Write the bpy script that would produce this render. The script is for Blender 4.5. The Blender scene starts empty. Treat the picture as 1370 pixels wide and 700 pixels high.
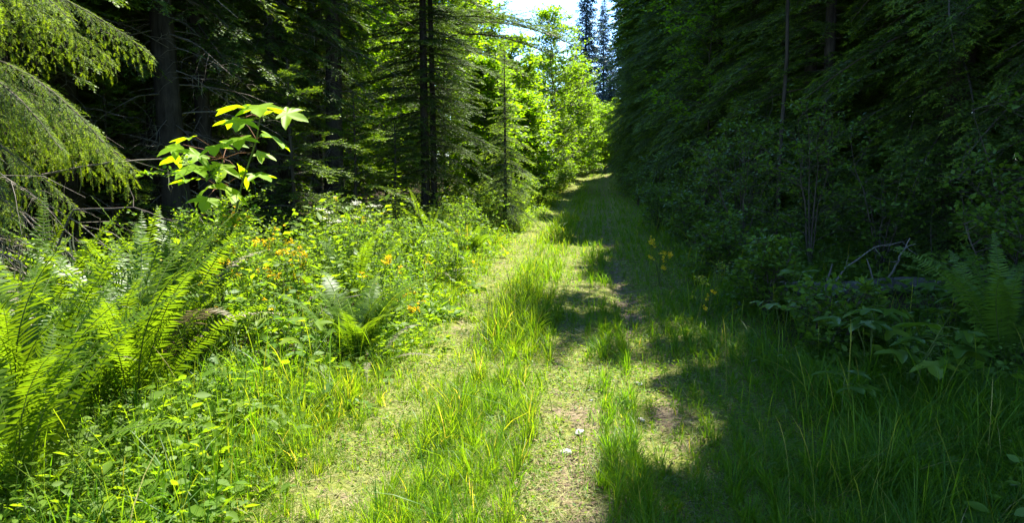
import bpy, math
import numpy as np

C = bpy.context.scene.collection
R = np.random.default_rng(11)
PI = math.pi
rad = math.radians

# ------------------------------------------------------------------ setting-out
SUN_EL, SUN_AZ = 62.0, 24.0          # azimuth measured from +Y (along the track) towards +X


def smooth(a, b, x):
    t = np.clip((x - a) / (b - a), 0, 1)
    return t * t * (3 - 2 * t)


def vnoise(x, y, s=1.0, seed=0):
    x = np.asarray(x, float) * s
    y = np.asarray(y, float) * s
    xi = np.floor(x); yi = np.floor(y)
    fx = x - xi; fy = y - yi
    fx = fx * fx * (3 - 2 * fx); fy = fy * fy * (3 - 2 * fy)

    def h(a, b):
        v = np.sin(a * 127.1 + b * 311.7 + seed * 74.7) * 43758.5453
        return v - np.floor(v)
    return (h(xi, yi) * (1 - fx) + h(xi + 1, yi) * fx) * (1 - fy) + (h(xi, yi + 1) * (1 - fx) + h(xi + 1, yi + 1) * fx) * fy


def pathx(x, y):
    """distance across the track, following its slight wobble"""
    return x - 0.10 * np.sin(np.asarray(y) * 0.28 + 0.6) - 0.25 * smooth(30, 60, np.asarray(y, float))


def gz(x, y):
    x = np.asarray(x, float); y = np.asarray(y, float)
    p = pathx(x, y)
    z = -0.05 * np.exp(-((p + 1.22) / 0.26) ** 2) - 0.06 * np.exp(-((p - 0.32) / 0.22) ** 2) - 0.03 * np.exp(-((p + 0.2) / 0.18) ** 2)
    z = z + 0.16 * smooth(1.8, 4.5, -p) + 0.14 * smooth(1.2, 4, p)
    z = z + 0.07 * (vnoise(x, y, 0.45, 3) - .5) * smooth(1.2, 3, np.abs(p + .4)) + 0.025 * (vnoise(x, y, 2.3, 5) - .5)
    return z + 0.034 * np.clip(y - 36, 0, 40) + 0.5 * (vnoise(x, y, 0.06, 8) - .5) * smooth(14, 40, np.abs(x))


def bare(x, y):
    """worn soil patches in the ruts, 0..1"""
    p = pathx(x, y)
    b = np.exp(-((p - .34) / .13) ** 2) * smooth(.35, .55, vnoise(x, y, 1.1, 31)) + np.exp(-((p + .22) / .17) ** 2) * (1 - smooth(5.6, 6.6, y)) * smooth(.25, .5, vnoise(x, y, 1.4, 32)) \
        + .6 * np.exp(-((p + .62) / .16) ** 2) * (1 - smooth(3.8, 4.6, y))
    return np.clip(b * (.15 + 1.1 * vnoise(x, y, 5, 33)), 0, 1) * .8


# ------------------------------------------------------------------ mesh helpers
class Geo:
    def __init__(s):
        s.V = []; s.T = []; s.c = []; s.m = []; s.n = 0

    def add(s, V, T, tint=0.0, mi=0):
        V = np.asarray(V, np.float32).reshape(-1, 3); T = np.asarray(T, np.int64).reshape(-1, 3)
        if not len(T):
            return
        s.V.append(V); s.T.append(T + s.n); s.n += len(V)
        t = np.asarray(tint, np.float32)
        s.c.append(np.full(len(V), t) if t.ndim == 0 else t.ravel())
        s.m.append(np.full(len(T), mi, np.int32) if np.ndim(mi) == 0 else mi)
        return s

    def cat(s):
        return np.concatenate(s.V), np.concatenate(s.T), np.concatenate(s.c), np.concatenate(s.m)

    def mesh(s, name, mats, smooth_=True):
        V, T, c, m = s.cat()
        me = bpy.data.meshes.new(name)
        me.vertices.add(len(V)); me.vertices.foreach_set('co', V.ravel())
        me.loops.add(len(T) * 3); me.loops.foreach_set('vertex_index', T.ravel().astype(np.int32))
        me.polygons.add(len(T)); me.polygons.foreach_set('loop_start', np.arange(0, len(T) * 3, 3, dtype=np.int32))
        for x in mats:
            me.materials.append(x)
        me.polygons.foreach_set('material_index', m)
        me.polygons.foreach_set('use_smooth', np.full(len(T), smooth_))
        a = me.attributes.new('tint', 'FLOAT', 'POINT'); a.data.foreach_set('value', c)
        me.update()
        return me


def norm(v):
    return v / np.maximum(np.linalg.norm(v, axis=-1, keepdims=True), 1e-9)


def tubes(P, Rr, k=4):
    P = np.asarray(P, float); Rr = np.asarray(Rr, float)
    N, S, _ = P.shape
    Rr = np.broadcast_to(Rr, (N, S))
    t = norm(np.gradient(P, axis=1))
    d = norm(P[:, -1] - P[:, 0])
    ref = np.where(np.abs(d[:, 2:3]) > .8, [[1., 0, 0]], [[0, 0, 1.]])[:, None, :]
    a = norm(np.cross(t, ref)); b = np.cross(t, a)
    an = np.arange(k) * 2 * PI / k
    V = P[:, :, None] + Rr[..., None, None] * (a[:, :, None] * np.cos(an)[:, None] + b[:, :, None] * np.sin(an)[:, None])
    n = np.arange(N)[:, None, None] * S * k; s = np.arange(S - 1)[None, :, None] * k; j = np.arange(k)[None, None]
    A = n + s + j; B = n + s + (j + 1) % k; Cc = A + k; D = B + k
    T = np.stack([np.stack([A, B, D], -1), np.stack([A, D, Cc], -1)], -2).reshape(-1, 3)
    return V.reshape(-1, 3), T


def ribbons(P, W, side):
    """P[N,S,3] centre lines, W[N,S] half widths, side[N,3]: tapered flat blades"""
    N, S, _ = P.shape
    sd = side[:, None, :] if side.ndim == 2 else side
    V = np.stack([P - sd * W[..., None], P + sd * W[..., None]], 2)
    n = np.arange(N)[:, None] * S * 2; s = np.arange(S - 1)[None] * 2
    A = n + s
    T = np.stack([np.stack([A, A + 1, A + 3], -1), np.stack([A, A + 3, A + 2], -1)], -2).reshape(-1, 3)
    return V.reshape(-1, 3), T


OVATE = (np.array([[0, 0, 0], [.24, .28, .03], [.27, .55, .03], [0, 1, -.06], [-.27, .55, .03], [-.24, .28, .03], [0, .42, -.03]]),
         np.array([[0, 1, 6], [1, 2, 6], [2, 3, 6], [3, 4, 6], [4, 5, 6], [5, 0, 6]]))
SIMPLE = (np.array([[0, 0, 0], [.27, .45, .05], [0, 1, -.05], [-.27, .45, .05]]), np.array([[0, 1, 2], [0, 2, 3]]))
LANCE = (np.array([[0, 0, 0], [.11, .4, .02], [0, 1, -.08], [-.11, .4, .02]]), np.array([[0, 1, 2], [0, 2, 3]]))


def palmate(lobes, teeth, seed):
    r = np.random.default_rng(seed)
    pts = [(0, .02)]
    angs = [-118, -62, 0, 62, 118] if lobes == 5 else [-75, 0, 75]
    ln = [.50, .82, 1, .82, .50] if lobes == 5 else [.8, 1, .8]
    out = []
    for i, (a, l) in enumerate(zip(angs, ln)):
        a = rad(90 - a)
        for da, f in ((19, .66), (12, .80), (8, .86), (0, 1.0), (-8, .86), (-12, .80), (-19, .66)):
            if not teeth and abs(da) in (12,):
                continue
            aa = a + rad(da); ff = l * f * r.uniform(.96, 1.04)
            out.append((ff * math.cos(aa), .25 + .75 * ff * math.sin(aa)))
        if i < len(angs) - 1:
            am = rad(90 - (angs[i] + angs[i + 1]) / 2)
            out.append((.44 * math.cos(am), .25 + .75 * .44 * math.sin(am)))
    out.append((0, .1))
    V = [(0, .25, -.02)] + [(x * .98, y, .05 * abs(math.sin(4 * x)) - .30 * max(0, y - .45) ** 2 - .30 * x * x) for x, y in out]
    n = len(out)
    T = [(0, 1 + (i + 1) % n, 1 + i) for i in range(n)]
    return np.array(V), np.array(T)


MAPLE = palmate(5, True, 4)
TRILOBE = palmate(3, False, 6)


def frames(d, up):
    y = norm(d); x = norm(np.cross(y, up)); z = np.cross(x, y)
    return np.stack([x, y, z], 1)      # rows are local axes


def inst(tpl, pos, B, sc, tint):
    tv, tt = tpl
    N = len(pos)
    V = np.einsum('vi,nij->nvj', tv, B) * np.asarray(sc, float).reshape(-1, 1, 1) + pos[:, None]
    T = tt[None] + (np.arange(N) * len(tv))[:, None, None]
    return V.reshape(-1, 3), T.reshape(-1, 3), np.repeat(np.broadcast_to(np.asarray(tint, float), (N,)), len(tv))


def rdir(r, n, zlo=-1, zhi=1):
    a = r.uniform(0, 2 * PI, n); z = r.uniform(zlo, zhi, n); q = np.sqrt(np.maximum(0, 1 - z * z))
    return np.stack([q * np.cos(a), q * np.sin(a), z], 1)


# ------------------------------------------------------------------ materials
def nodes(name):
    m = bpy.data.materials.new(name); m.use_nodes = True
    nt = m.node_tree; nt.nodes.clear()
    return m, nt, nt.nodes.new, nt.links.new


def ramp(nt, stops):
    n = nt.nodes.new('ShaderNodeValToRGB'); e = n.color_ramp.elements
    while len(e) < len(stops):
        e.new(.5)
    for q, (p, c) in zip(e, stops):
        q.position = p; q.color = (*c, 1)
    return n


def leaf_mat(name, stops, trans=.4, rough=.45, tcol=(1.35, 1.25, .5), spec=.35, wob=.18, noise=9.0):
    m, nt, N, L = nodes(name)
    at = N('ShaderNodeAttribute'); at.attribute_name = 'tint'
    oi = N('ShaderNodeObjectInfo'); geo = N('ShaderNodeNewGeometry')
    nz = N('ShaderNodeTexNoise'); nz.inputs['Scale'].default_value = noise; nz.inputs['Detail'].default_value = 2
    tc = N('ShaderNodeTexCoord'); L(tc.outputs['Object'], nz.inputs['Vector'])
    a = N('ShaderNodeMath'); a.operation = 'MULTIPLY_ADD'; a.inputs[1].default_value = wob; L(nz.outputs[0], a.inputs[0]); L(at.outputs['Fac'], a.inputs[2])
    b = N('ShaderNodeMath'); b.operation = 'MULTIPLY_ADD'; b.inputs[1].default_value = .12; L(oi.outputs['Random'], b.inputs[0]); L(a.outputs[0], b.inputs[2])
    c = N('ShaderNodeMath'); c.operation = 'SUBTRACT'; c.inputs[1].default_value = wob * .5 + .06; L(b.outputs[0], c.inputs[0])
    rp = ramp(nt, stops); L(c.outputs[0], rp.inputs[0])
    mu = N('ShaderNodeMix'); mu.data_type = 'RGBA'; mu.blend_type = 'MULTIPLY'; mu.inputs['Factor'].default_value = 1
    L(rp.outputs[0], mu.inputs['A']); mu.inputs['B'].default_value = (*tcol, 1)
    p = N('ShaderNodeBsdfPrincipled'); L(rp.outputs[0], p.inputs['Base Color']); p.inputs['Roughness'].default_value = rough
    p.inputs['Specular IOR Level'].default_value = spec
    t = N('ShaderNodeBsdfTranslucent'); L(mu.outputs['Result'], t.inputs['Color'])
    x = N('ShaderNodeMixShader'); x.inputs[0].default_value = trans; L(p.outputs[0], x.inputs[1]); L(t.outputs[0], x.inputs[2])
    o = N('ShaderNodeOutputMaterial'); L(x.outputs[0], o.inputs[0])
    return m


def bark_mat(name, dark, light, scale=14, stretch=.22, rough=.9, bump=.5):
    m, nt, N, L = nodes(name)
    tc = N('ShaderNodeTexCoord'); mp = N('ShaderNodeMapping'); mp.inputs['Scale'].default_value = (1, 1, stretch)
    L(tc.outputs['Object'], mp.inputs[0])
    nz = N('ShaderNodeTexNoise'); nz.inputs['Scale'].default_value = scale; nz.inputs['Detail'].default_value = 5; nz.inputs['Roughness'].default_value = .65
    L(mp.outputs[0], nz.inputs['Vector'])
    n2 = N('ShaderNodeTexNoise'); n2.inputs['Scale'].default_value = 2.2; L(tc.outputs['Object'], n2.inputs['Vector'])
    ad = N('ShaderNodeMath'); ad.operation = 'MULTIPLY_ADD'; ad.inputs[1].default_value = .45; L(n2.outputs[0], ad.inputs[0]); L(nz.outputs[0], ad.inputs[2])
    rp = ramp(nt, [(.5, dark), (.95, light)]); L(ad.outputs[0], rp.inputs[0])
    p = N('ShaderNodeBsdfPrincipled'); L(rp.outputs[0], p.inputs['Base Color']); p.inputs['Roughness'].default_value = rough
    p.inputs['Specular IOR Level'].default_value = .15
    bm = N('ShaderNodeBump'); bm.inputs['Strength'].default_value = bump; bm.inputs['Distance'].default_value = .02
    L(nz.outputs[0], bm.inputs['Height']); L(bm.outputs[0], p.inputs['Normal'])
    o = N('ShaderNodeOutputMaterial'); L(p.outputs[0], o.inputs[0])
    return m


M = {}
M['grass'] = leaf_mat('grass_blades', [(0, (.030, .095, .010)), (.35, (.080, .195, .012)), (.65, (.150, .250, .016)), (.85, (.27, .29, .05)), (1, (.42, .36, .16))], .6, .45, (1.75, 1.6, .3), .25)
M['straw'] = leaf_mat('dry_grass', [(0, (.12, .19, .03)), (.4, (.24, .25, .06)), (1, (.46, .40, .19))], .3, .6, (1.1, 1, .7))
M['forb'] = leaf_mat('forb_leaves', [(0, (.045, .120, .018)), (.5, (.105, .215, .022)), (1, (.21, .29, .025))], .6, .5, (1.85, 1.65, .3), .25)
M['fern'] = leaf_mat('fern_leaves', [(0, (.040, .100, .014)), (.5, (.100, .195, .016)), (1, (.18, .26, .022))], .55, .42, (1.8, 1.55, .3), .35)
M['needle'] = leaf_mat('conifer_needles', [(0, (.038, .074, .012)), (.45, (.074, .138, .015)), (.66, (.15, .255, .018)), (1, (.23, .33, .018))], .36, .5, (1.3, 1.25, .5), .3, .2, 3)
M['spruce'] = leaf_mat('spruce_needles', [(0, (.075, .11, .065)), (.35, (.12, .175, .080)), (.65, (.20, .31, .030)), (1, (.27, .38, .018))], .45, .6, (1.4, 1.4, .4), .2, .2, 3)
M['hazeneedle'] = leaf_mat('far_needles_haze_tint', [(0, (.030, .060, .065)), (.6, (.045, .090, .080)), (1, (.07, .12, .08))], .2, .5, (1.1, 1.2, .9), .3, .2, 1)  # distance haze painted into the needle colour as a blue tint, no volume
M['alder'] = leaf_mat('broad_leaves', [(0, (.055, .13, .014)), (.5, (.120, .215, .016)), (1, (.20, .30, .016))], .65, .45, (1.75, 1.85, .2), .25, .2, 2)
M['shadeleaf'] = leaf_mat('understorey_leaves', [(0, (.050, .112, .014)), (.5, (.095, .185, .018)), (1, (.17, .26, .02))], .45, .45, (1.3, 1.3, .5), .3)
M['mapleleaf'] = leaf_mat('maple_leaves', [(0, (.16, .30, .025)), (.5, (.22, .38, .018)), (1, (.30, .44, .018))], .6, .5, (1.7, 1.5, .2), .3)
M['yellow'] = leaf_mat('yellow_petals', [(0, (.66, .46, .01)), (.5, (.80, .60, .015)), (1, (.88, .70, .04))], .35, .5, (1, .9, .6))
M['orange'] = leaf_mat('orange_petals', [(0, (.66, .38, .012)), (.5, (.76, .48, .015)), (1, (.84, .60, .03))], .35, .5, (1, .9, .6))
M['white'] = leaf_mat('white_petals', [(0, (.55, .55, .42)), (1, (.80, .80, .70))], .3, .5, (1, 1, .9))
M['stem'] = bark_mat('green_stems', (.05, .09, .02), (.12, .15, .04), 20, .3, .6, .1)
M['redstem'] = bark_mat('red_stems', (.13, .06, .03), (.22, .10, .05), 20, .3, .5, .1)
M['bark'] = bark_mat('conifer_bark', (.024, .019, .014), (.095, .08, .06))
M['twig'] = bark_mat('grey_twigs', (.04, .032, .024), (.12, .10, .078), 20)
M['deadtwig'] = bark_mat('dead_twigs', (.09, .078, .06), (.26, .23, .18), 20)
M['deadwood'] = bark_mat('weathered_deadwood', (.10, .088, .07), (.30, .27, .22), 16)
M['logbark'] = bark_mat('log_bark', (.035, .032, .026), (.16, .155, .13), 18, .4)
M['palebark'] = bark_mat('alder_bark', (.12, .11, .09), (.34, .32, .27), 9, 1)
M['lichen'] = leaf_mat('beard_lichen', [(0, (.15, .17, .10)), (1, (.30, .32, .20))], .35, .8, (1, 1, .8))
M['duff'] = leaf_mat('leaf_litter', [(0, (.05, .032, .018)), (.5, (.12, .078, .040)), (1, (.25, .18, .09))], .1, .8)
M['deadfern'] = leaf_mat('dead_fern', [(0, (.16, .12, .075)), (1, (.36, .31, .23))], .25, .7, (1, .9, .7))


def stone_mat():
    m, nt, N, L = nodes('pale_stone')
    tc = N('ShaderNodeTexCoord'); nz = N('ShaderNodeTexNoise'); nz.inputs['Scale'].default_value = 24; nz.inputs['Detail'].default_value = 5
    L(tc.outputs['Object'], nz.inputs['Vector'])
    rp = ramp(nt, [(.3, (.28, .26, .23)), (.7, (.52, .50, .46))]); L(nz.outputs[0], rp.inputs[0])
    p = N('ShaderNodeBsdfPrincipled'); L(rp.outputs[0], p.inputs['Base Color']); p.inputs['Roughness'].default_value = .85
    o = N('ShaderNodeOutputMaterial'); L(p.outputs[0], o.inputs[0])
    return m


M['stone'] = stone_mat()


def ground_mat():
    m, nt, N, L = nodes('track_ground')
    at = N('ShaderNodeAttribute'); at.attribute_name = 'tint'        # 0 forest duff .. 1 trodden track soil
    tc = N('ShaderNodeTexCoord')

    def noise(s, d=4, r=.6):
        n = N('ShaderNodeTexNoise'); n.inputs['Scale'].default_value = s; n.inputs['Detail'].default_value = d; n.inputs['Roughness'].default_value = r
        L(tc.outputs['Object'], n.inputs['Vector']); return n
    a, b, c = noise(1.3), noise(22, 6, .7), noise(5)
    duff = ramp(nt, [(.3, (.022, .016, .010)), (.7, (.075, .050, .028))]); L(b.outputs[0], duff.inputs[0])
    soil = ramp(nt, [(.3, (.085, .062, .036)), (.55, (.19, .15, .09)), (.75, (.32, .27, .17))]); L(b.outputs[0], soil.inputs[0])
    moss = ramp(nt, [(.3, (.06, .085, .015)), (.7, (.19, .20, .04))]); L(b.outputs[0], moss.inputs[0])
    mf = ramp(nt, [(.36, (0, 0, 0)), (.50, (1, 1, 1))]); ma = N('ShaderNodeMath'); ma.operation = 'MULTIPLY_ADD'; ma.inputs[1].default_value = -.8; L(at.outputs['Fac'], ma.inputs[0]); L(c.outputs[0], ma.inputs[2])
    mb = N('ShaderNodeMath'); mb.operation = 'ADD'; mb.inputs[1].default_value = .56; L(ma.outputs[0], mb.inputs[0]); L(mb.outputs[0], mf.inputs[0])
    dm = N('ShaderNodeMath'); dm.operation = 'MULTIPLY'; dm.inputs[1].default_value = 1.8; dm.use_clamp = True; L(at.outputs['Fac'], dm.inputs[0])
    m1 = N('ShaderNodeMix'); m1.data_type = 'RGBA'; L(mf.outputs[0], m1.inputs['Factor']); L(soil.outputs[0], m1.inputs['A']); L(moss.outputs[0], m1.inputs['B'])
    m2 = N('ShaderNodeMix'); m2.data_type = 'RGBA'; L(dm.outputs[0], m2.inputs['Factor']); L(duff.outputs[0], m2.inputs['A']); L(m1.outputs['Result'], m2.inputs['B'])
    p = N('ShaderNodeBsdfPrincipled'); L(m2.outputs['Result'], p.inputs['Base Color']); p.inputs['Roughness'].default_value = .95; p.inputs['Specular IOR Level'].default_value = .1
    bm = N('ShaderNodeBump'); bm.inputs['Strength'].default_value = .7; bm.inputs['Distance'].default_value = .03; L(b.outputs[0], bm.inputs['Height']); L(bm.outputs[0], p.inputs['Normal'])
    o = N('ShaderNodeOutputMaterial'); L(p.outputs[0], o.inputs[0])
    return m


M['ground'] = ground_mat()


# ------------------------------------------------------------------ object helpers
def thing(name, label, cat, x, y, group=None, rz=0., sc=1., z=None):
    o = bpy.data.objects.new(name, None); C.objects.link(o); o.empty_display_size = .2
    o.location = (x, y, float(gz(x, y)) if z is None else z); o.rotation_euler = (0, 0, rz); o.scale = (sc, sc, sc)
    o['label'] = label; o['category'] = cat
    if group:
        o['group'] = group
    return o


def part(name, me, parent, rz=None):
    o = bpy.data.objects.new(name, me); C.objects.link(o); o.parent = parent
    if rz is not None:
        o.rotation_euler = rz
    return o


def solo(name, me, label, cat, loc=(0, 0, 0), group=None, rz=0., sc=1.):
    o = bpy.data.objects.new(name, me); C.objects.link(o); o.location = loc; o.rotation_euler = (0, 0, rz); o.scale = (sc,) * 3
    o['label'] = label; o['category'] = cat
    if group:
        o['group'] = group
    return o


def setting(name, me, kind, label, cat):
    o = bpy.data.objects.new(name, me); C.objects.link(o); o['kind'] = kind; o['label'] = label; o['category'] = cat
    return o


# ------------------------------------------------------------------ ground
def build_ground():
    xs = np.unique(np.concatenate([np.linspace(-300, -40, 30), np.linspace(-40, -6, 60), np.linspace(-6, 6, 241), np.linspace(6, 40, 60), np.linspace(40, 300, 30)]))
    ys = np.unique(np.concatenate([np.linspace(-300, -20, 30), np.linspace(-20, 1, 40), np.linspace(1, 14, 261), np.linspace(14, 70, 200), np.linspace(70, 500, 40)]))
    X, Y = np.meshgrid(xs, ys)
    Z = gz(X, Y)
    Z = Z + .018 * (vnoise(X, Y, 7, 2) - .5)
    p = pathx(X, Y)
    t = smooth(-2.6, -1.4, p) * (1 - smooth(.7, 2.2, p))
    t = np.clip(.62 * t + .12 * (vnoise(X, Y, 1.5, 9) - .5) * (t > .02) + .4 * bare(X, Y), 0, 1)
    Z = Z - .025 * bare(X, Y) + .016 * (vnoise(X, Y, 13, 6) - .5) * (t > .1)
    V = np.stack([X, Y, Z], -1).reshape(-1, 3)
    w = len(xs); i = np.arange(len(ys) - 1)[:, None] * w + np.arange(w - 1)[None]
    T = np.stack([np.stack([i, i + 1, i + w + 1], -1), np.stack([i, i + w + 1, i + w], -1)], -2).reshape(-1, 3)
    g = Geo(); g.add(V, T, t.ravel())
    setting('ground', g.mesh('ground', [M['ground']]), 'structure', 'brown earth of the forest track and the needle covered forest floor', 'ground')


build_ground()


# ------------------------------------------------------------------ grass
def view_scatter(n, dmin, dmax, seed, spread=46, power=1.0):
    r = np.random.default_rng(seed)
    d = dmin * (dmax / dmin) ** (r.uniform(0, 1, n) ** power)
    a = rad(6.6) + np.radians(r.uniform(-spread, spread, n))
    return r, -np.sin(a) * d, np.cos(a) * d, d


def blades(r, x, y, h, lean, w, tint, curl=1.0, S=5, tuft=0):
    n = len(x)
    s = np.linspace(0, 1, S)[None]
    az = r.uniform(0, 2 * PI, n)
    if tuft:                                                   # most blades stand in tufts and lean outwards
        ci, cj = np.floor(x / tuft), np.floor(y / tuft)
        q = np.sin(ci * 12.99 + cj * 78.23) * 43758.5; q2 = np.sin(ci * 39.3 + cj * 11.1) * 24634.6
        cx = (ci + .5 + .6 * (q - np.floor(q) - .5)) * tuft; cy = (cj + .5 + .6 * (q2 - np.floor(q2) - .5)) * tuft
        k = r.uniform(0, 1, n) < .6
        x = np.where(k, cx + (x - cx) * .38, x); y = np.where(k, cy + (y - cy) * .38, y)
        az = np.where(k, np.arctan2(y - cy, x - cx) + r.normal(0, .6, n), az)
        h = h * np.where(k, .75 + .6 * np.abs(q * 7 - np.floor(q * 7)), .85)
    ld = np.stack([np.cos(az), np.sin(az), 0 * az], 1)
    L = (lean * h)[:, None]
    up = h[:, None] * (s - .5 * np.minimum(lean, 1.4)[:, None] * .75 * s ** 2.2)
    out = L * s ** 1.8 * curl
    P = np.stack([x, y, gz(x, y) - .01], 1)[:, None] + ld[:, None] * out[..., None] + np.array([0, 0, 1.]) * up[..., None]
    tw = r.normal(0, .5, n)
    sd = np.stack([-np.sin(az + tw), np.cos(az + tw), 0 * az], 1)
    W = w[:, None] * np.array([.75, 1, .9, .62, .04])[None, :S] if S == 5 else w[:, None] * (1 - s ** 2 * .96)
    V, T = ribbons(P, W, sd)
    return V, T, np.repeat(tint, S * 2)


def build_grass():
    # standing grass
    r, x, y, d = view_scatter(900000, 2.3, 62, 21)
    p = pathx(x, y)
    n1 = vnoise(x, y, 1.1, 1); n2 = vnoise(x, y, 3.3, 2); n3 = vnoise(x, y, .4, 4)
    dens = np.zeros_like(x); H = np.full_like(x, .1); tn = np.full_like(x, .4)

    def zone(a, b, f, de, h, t):
        k = smooth(a - f, a + f, p) * (1 - smooth(b - f, b + f, p))
        nonlocal dens, H, tn
        use = k > r.uniform(0, 1, len(x)) * .999 + .001
        dens = np.where(use, de, dens); H = np.where(use, h, H); tn = np.where(use, t, tn)
    one = np.ones_like(x)
    zone(-9, -2.2, .35, .35 * smooth(.3, .6, n1), .22 + .30 * n2 * n1, .42 + .2 * n3)
    zone(-2.3, -1.6 + .1 * smooth(5, 6, y), .2, .15 + .55 * smooth(5, 6, y) + .6 * smooth(.35, .7, n1), .10 + .24 * n2 * n1, .54 + .2 * n1)
    zone(-1.6, -.95, .15, .12 + .4 * smooth(.45, .75, n2), .05 + .08 * n2, .66)
    zone(-1.0, -.42 + .2 * smooth(5, 7, y), .20, smooth(.25, .62, n1 * .5 + n2 * .5) * .9, .08 + .36 * n1 * n2 + .05 * smooth(6, 12, y), .52 + .16 * n2)
    zone(-.45, -.04, .09, .10 + .35 * smooth(.5, .8, n2) + .6 * smooth(6.5, 8.5, y) * n1, .05 + .12 * n1 * smooth(6, 9, y), .58)
    zone(-.10, .22, .08, smooth(.22, .62, n2 * .45 + vnoise(y, y * 0, .9, 6) * .55) * (1 - .35 * smooth(8, 12, y)), .07 + .34 * vnoise(x, y, 1.6, 7) * vnoise(y, x, 2.1, 17) + .05 * n2, .48)
    zone(.19, .52, .08, .10 + .4 * smooth(.45, .7, n2) + .25 * smooth(10, 16, y), .05 + .07 * n1, .5)
    zone(.50, 1.25, .2, .25 + .5 * n1, .06 + .16 * n1 * n2 + .06 * n3, .50)
    logclear = 1 - .8 * smooth(2.0, 2.3, x) * (1 - smooth(3.5, 3.9, x)) * smooth(6.9, 7.4, y) * (1 - smooth(8.9, 9.2, y))
    zone(1.2, 4.8, .3, logclear * (.25 + .6 * smooth(.35, .7, n1 * .5 + n3 * .5)) * (1 - .75 * smooth(1.8, 3.4, p)), .11 + .36 * n1 * n2 + .08 * n3, .40 + .2 * n3)
    H = H * r.uniform(.45, 1.25, len(x))
    dens = dens * (1 - .55 * smooth(.25, .5, H) * 0)
    # shade plants: fewer on the forest floor
    dens = dens * (1 - smooth(4.6, 6.5, -p)) * (1 - smooth(4.0, 5.5, p))
    k = r.uniform(0, 1, len(x)) < dens * .8 * (1 - .6 * smooth(2.3, 2.7, -x) * (1 - smooth(5.0, 5.6, y))) * (1 - .95 * bare(x, y))
    x, y, d, H, tn, p = x[k], y[k], d[k], H[k], tn[k], p[k]
    n = len(x)
    w = .0019 * (d / 3.2) ** .62 * r.uniform(.6, 1.4, n) * (.75 + H)
    lean = np.abs(r.normal(.35, .3, n)) + .1 + .75 * smooth(.5, 1.2, p) * r.uniform(0, 1, n)
    tint = np.clip(tn - .10 + r.normal(0, .11, n) + (r.uniform(0, 1, n) < .035) * .4, 0, 1)
    g = Geo(); V, T, t = blades(r, x, y, H, lean, w, tint, tuft=.15); g.add(V, T, t)
    # coarse broad blades and seed stalks on the verges
    r, x, y, d = view_scatter(60000, 2.4, 40, 24); p = pathx(x, y); n1 = vnoise(x, y, 1.3, 21)
    de = smooth(1.6, 2.1, -p) * (1 - smooth(4.2, 5, -p)) * .5 + smooth(.9, 1.6, p) * (1 - smooth(3.2, 4.2, p)) * smooth(.3, .6, n1) * .25 + .04 * np.exp(-((p + .75) / .25) ** 2)
    k = r.uniform(0, 1, len(x)) < de
    x, y, d = x[k], y[k], d[k]; n = len(x)
    V, T, t = blades(r, x, y, r.uniform(.18, .48, n), np.abs(r.normal(.7, .5, n)), np.where(p[k] > 0, .0024, .0034) * (d / 3.2) ** .55 * r.uniform(.6, 1.3, n), np.clip(r.normal(.30, .12, n) + (r.uniform(0, 1, n) < .08) * .35, 0, 1), tuft=.22); g.add(V, T, t)
    r, x, y, d = view_scatter(8000, 2.6, 25, 25); p = pathx(x, y)
    k = ((p < -1.6) & (p > -3.6) | (p > .7) & (p < 3.2)) & (r.uniform(0, 1, len(x)) < np.where(p > 0, .22, .4))
    x, y, d = x[k], y[k], d[k]; n = len(x); h = r.uniform(.35, .75, n); az = r.uniform(0, 2 * PI, n); ln = r.uniform(.05, .4, n) * h
    o = np.stack([np.cos(az), np.sin(az), 0 * az], 1)
    s6 = np.linspace(0, 1, 7)
    P = np.stack([x, y, gz(x, y)], 1)[:, None] + o[:, None] * (ln[:, None] * s6 ** 2)[..., None] + np.array([0, 0, 1.]) * (h[:, None] * (s6 - .15 * s6 ** 3))[..., None]
    W = .0007 * (d / 3.2) ** .6; W = W[:, None] * np.array([1.2, 1, .9, .9, 2.2, 2.8, .3])[None] * r.uniform(.6, 1.3, (n, 1))
    V, T = ribbons(P, W, np.stack([-np.sin(az), np.cos(az), 0 * az], 1)); g.add(V, T, np.repeat(np.clip(r.normal(.58, .14, n) + .10 * (p[k] > 0), 0, 1), 14))
    setting('grass', g.mesh('grass', [M['grass']]), 'stuff', 'fresh green grass growing in strips along the track and its verges', 'grass')
    # flattened dry grass and short mossy growth in the wheel tracks
    r, x, y, d = view_scatter(520000, 2.3, 55, 22)
    p = pathx(x, y); n1 = vnoise(x, y, 2.0, 11); n2 = vnoise(x, y, 5, 12)
    de = 1.0 * np.exp(-((p + 1.3) / .42) ** 4) * (.55 + .45 * n1) + .9 * np.exp(-((p + .4) / .5) ** 4) * (.25 + .75 * smooth(.25, .6, n1 * .5 + n2 * .5)) + .55 * np.exp(-((p + 1.8) / .4) ** 4) * n2 * (1 - smooth(4.6, 5.6, y)) + .5 * np.exp(-((p - .42) / .3) ** 4) * n1 + .45 * np.exp(-((p - .9) / .5) ** 4) * smooth(.45, .7, n1)
    k = r.uniform(0, 1, len(x)) < de * .75 * (1 - .85 * bare(x, y))
    x, y, d = x[k], y[k], d[k]; n = len(x); pk = p[k]
    H = r.uniform(.03, .11, n); lean = r.uniform(1.1, 3.0, n)
    w = .0019 * (d / 3.2) ** .62 * r.uniform(.6, 1.4, n)
    tint = np.clip(r.normal(.36, .22, n) + .16 * (n1[k] - .5) - .15 * smooth(.3, .8, pk), 0, 1)
    g = Geo(); V, T, t = blades(r, x, y, H * .45, lean, w, tint, 1.0); g.add(V, T, t)
    setting('dry_grass', g.mesh('dry_grass', [M['straw']]), 'stuff', 'pale flattened dry grass lying in the wheel tracks', 'dry grass')
    # litter in the forest and bare soil
    r, x, y, d = view_scatter(90000, 2.4, 30, 23)
    p = pathx(x, y)
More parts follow.
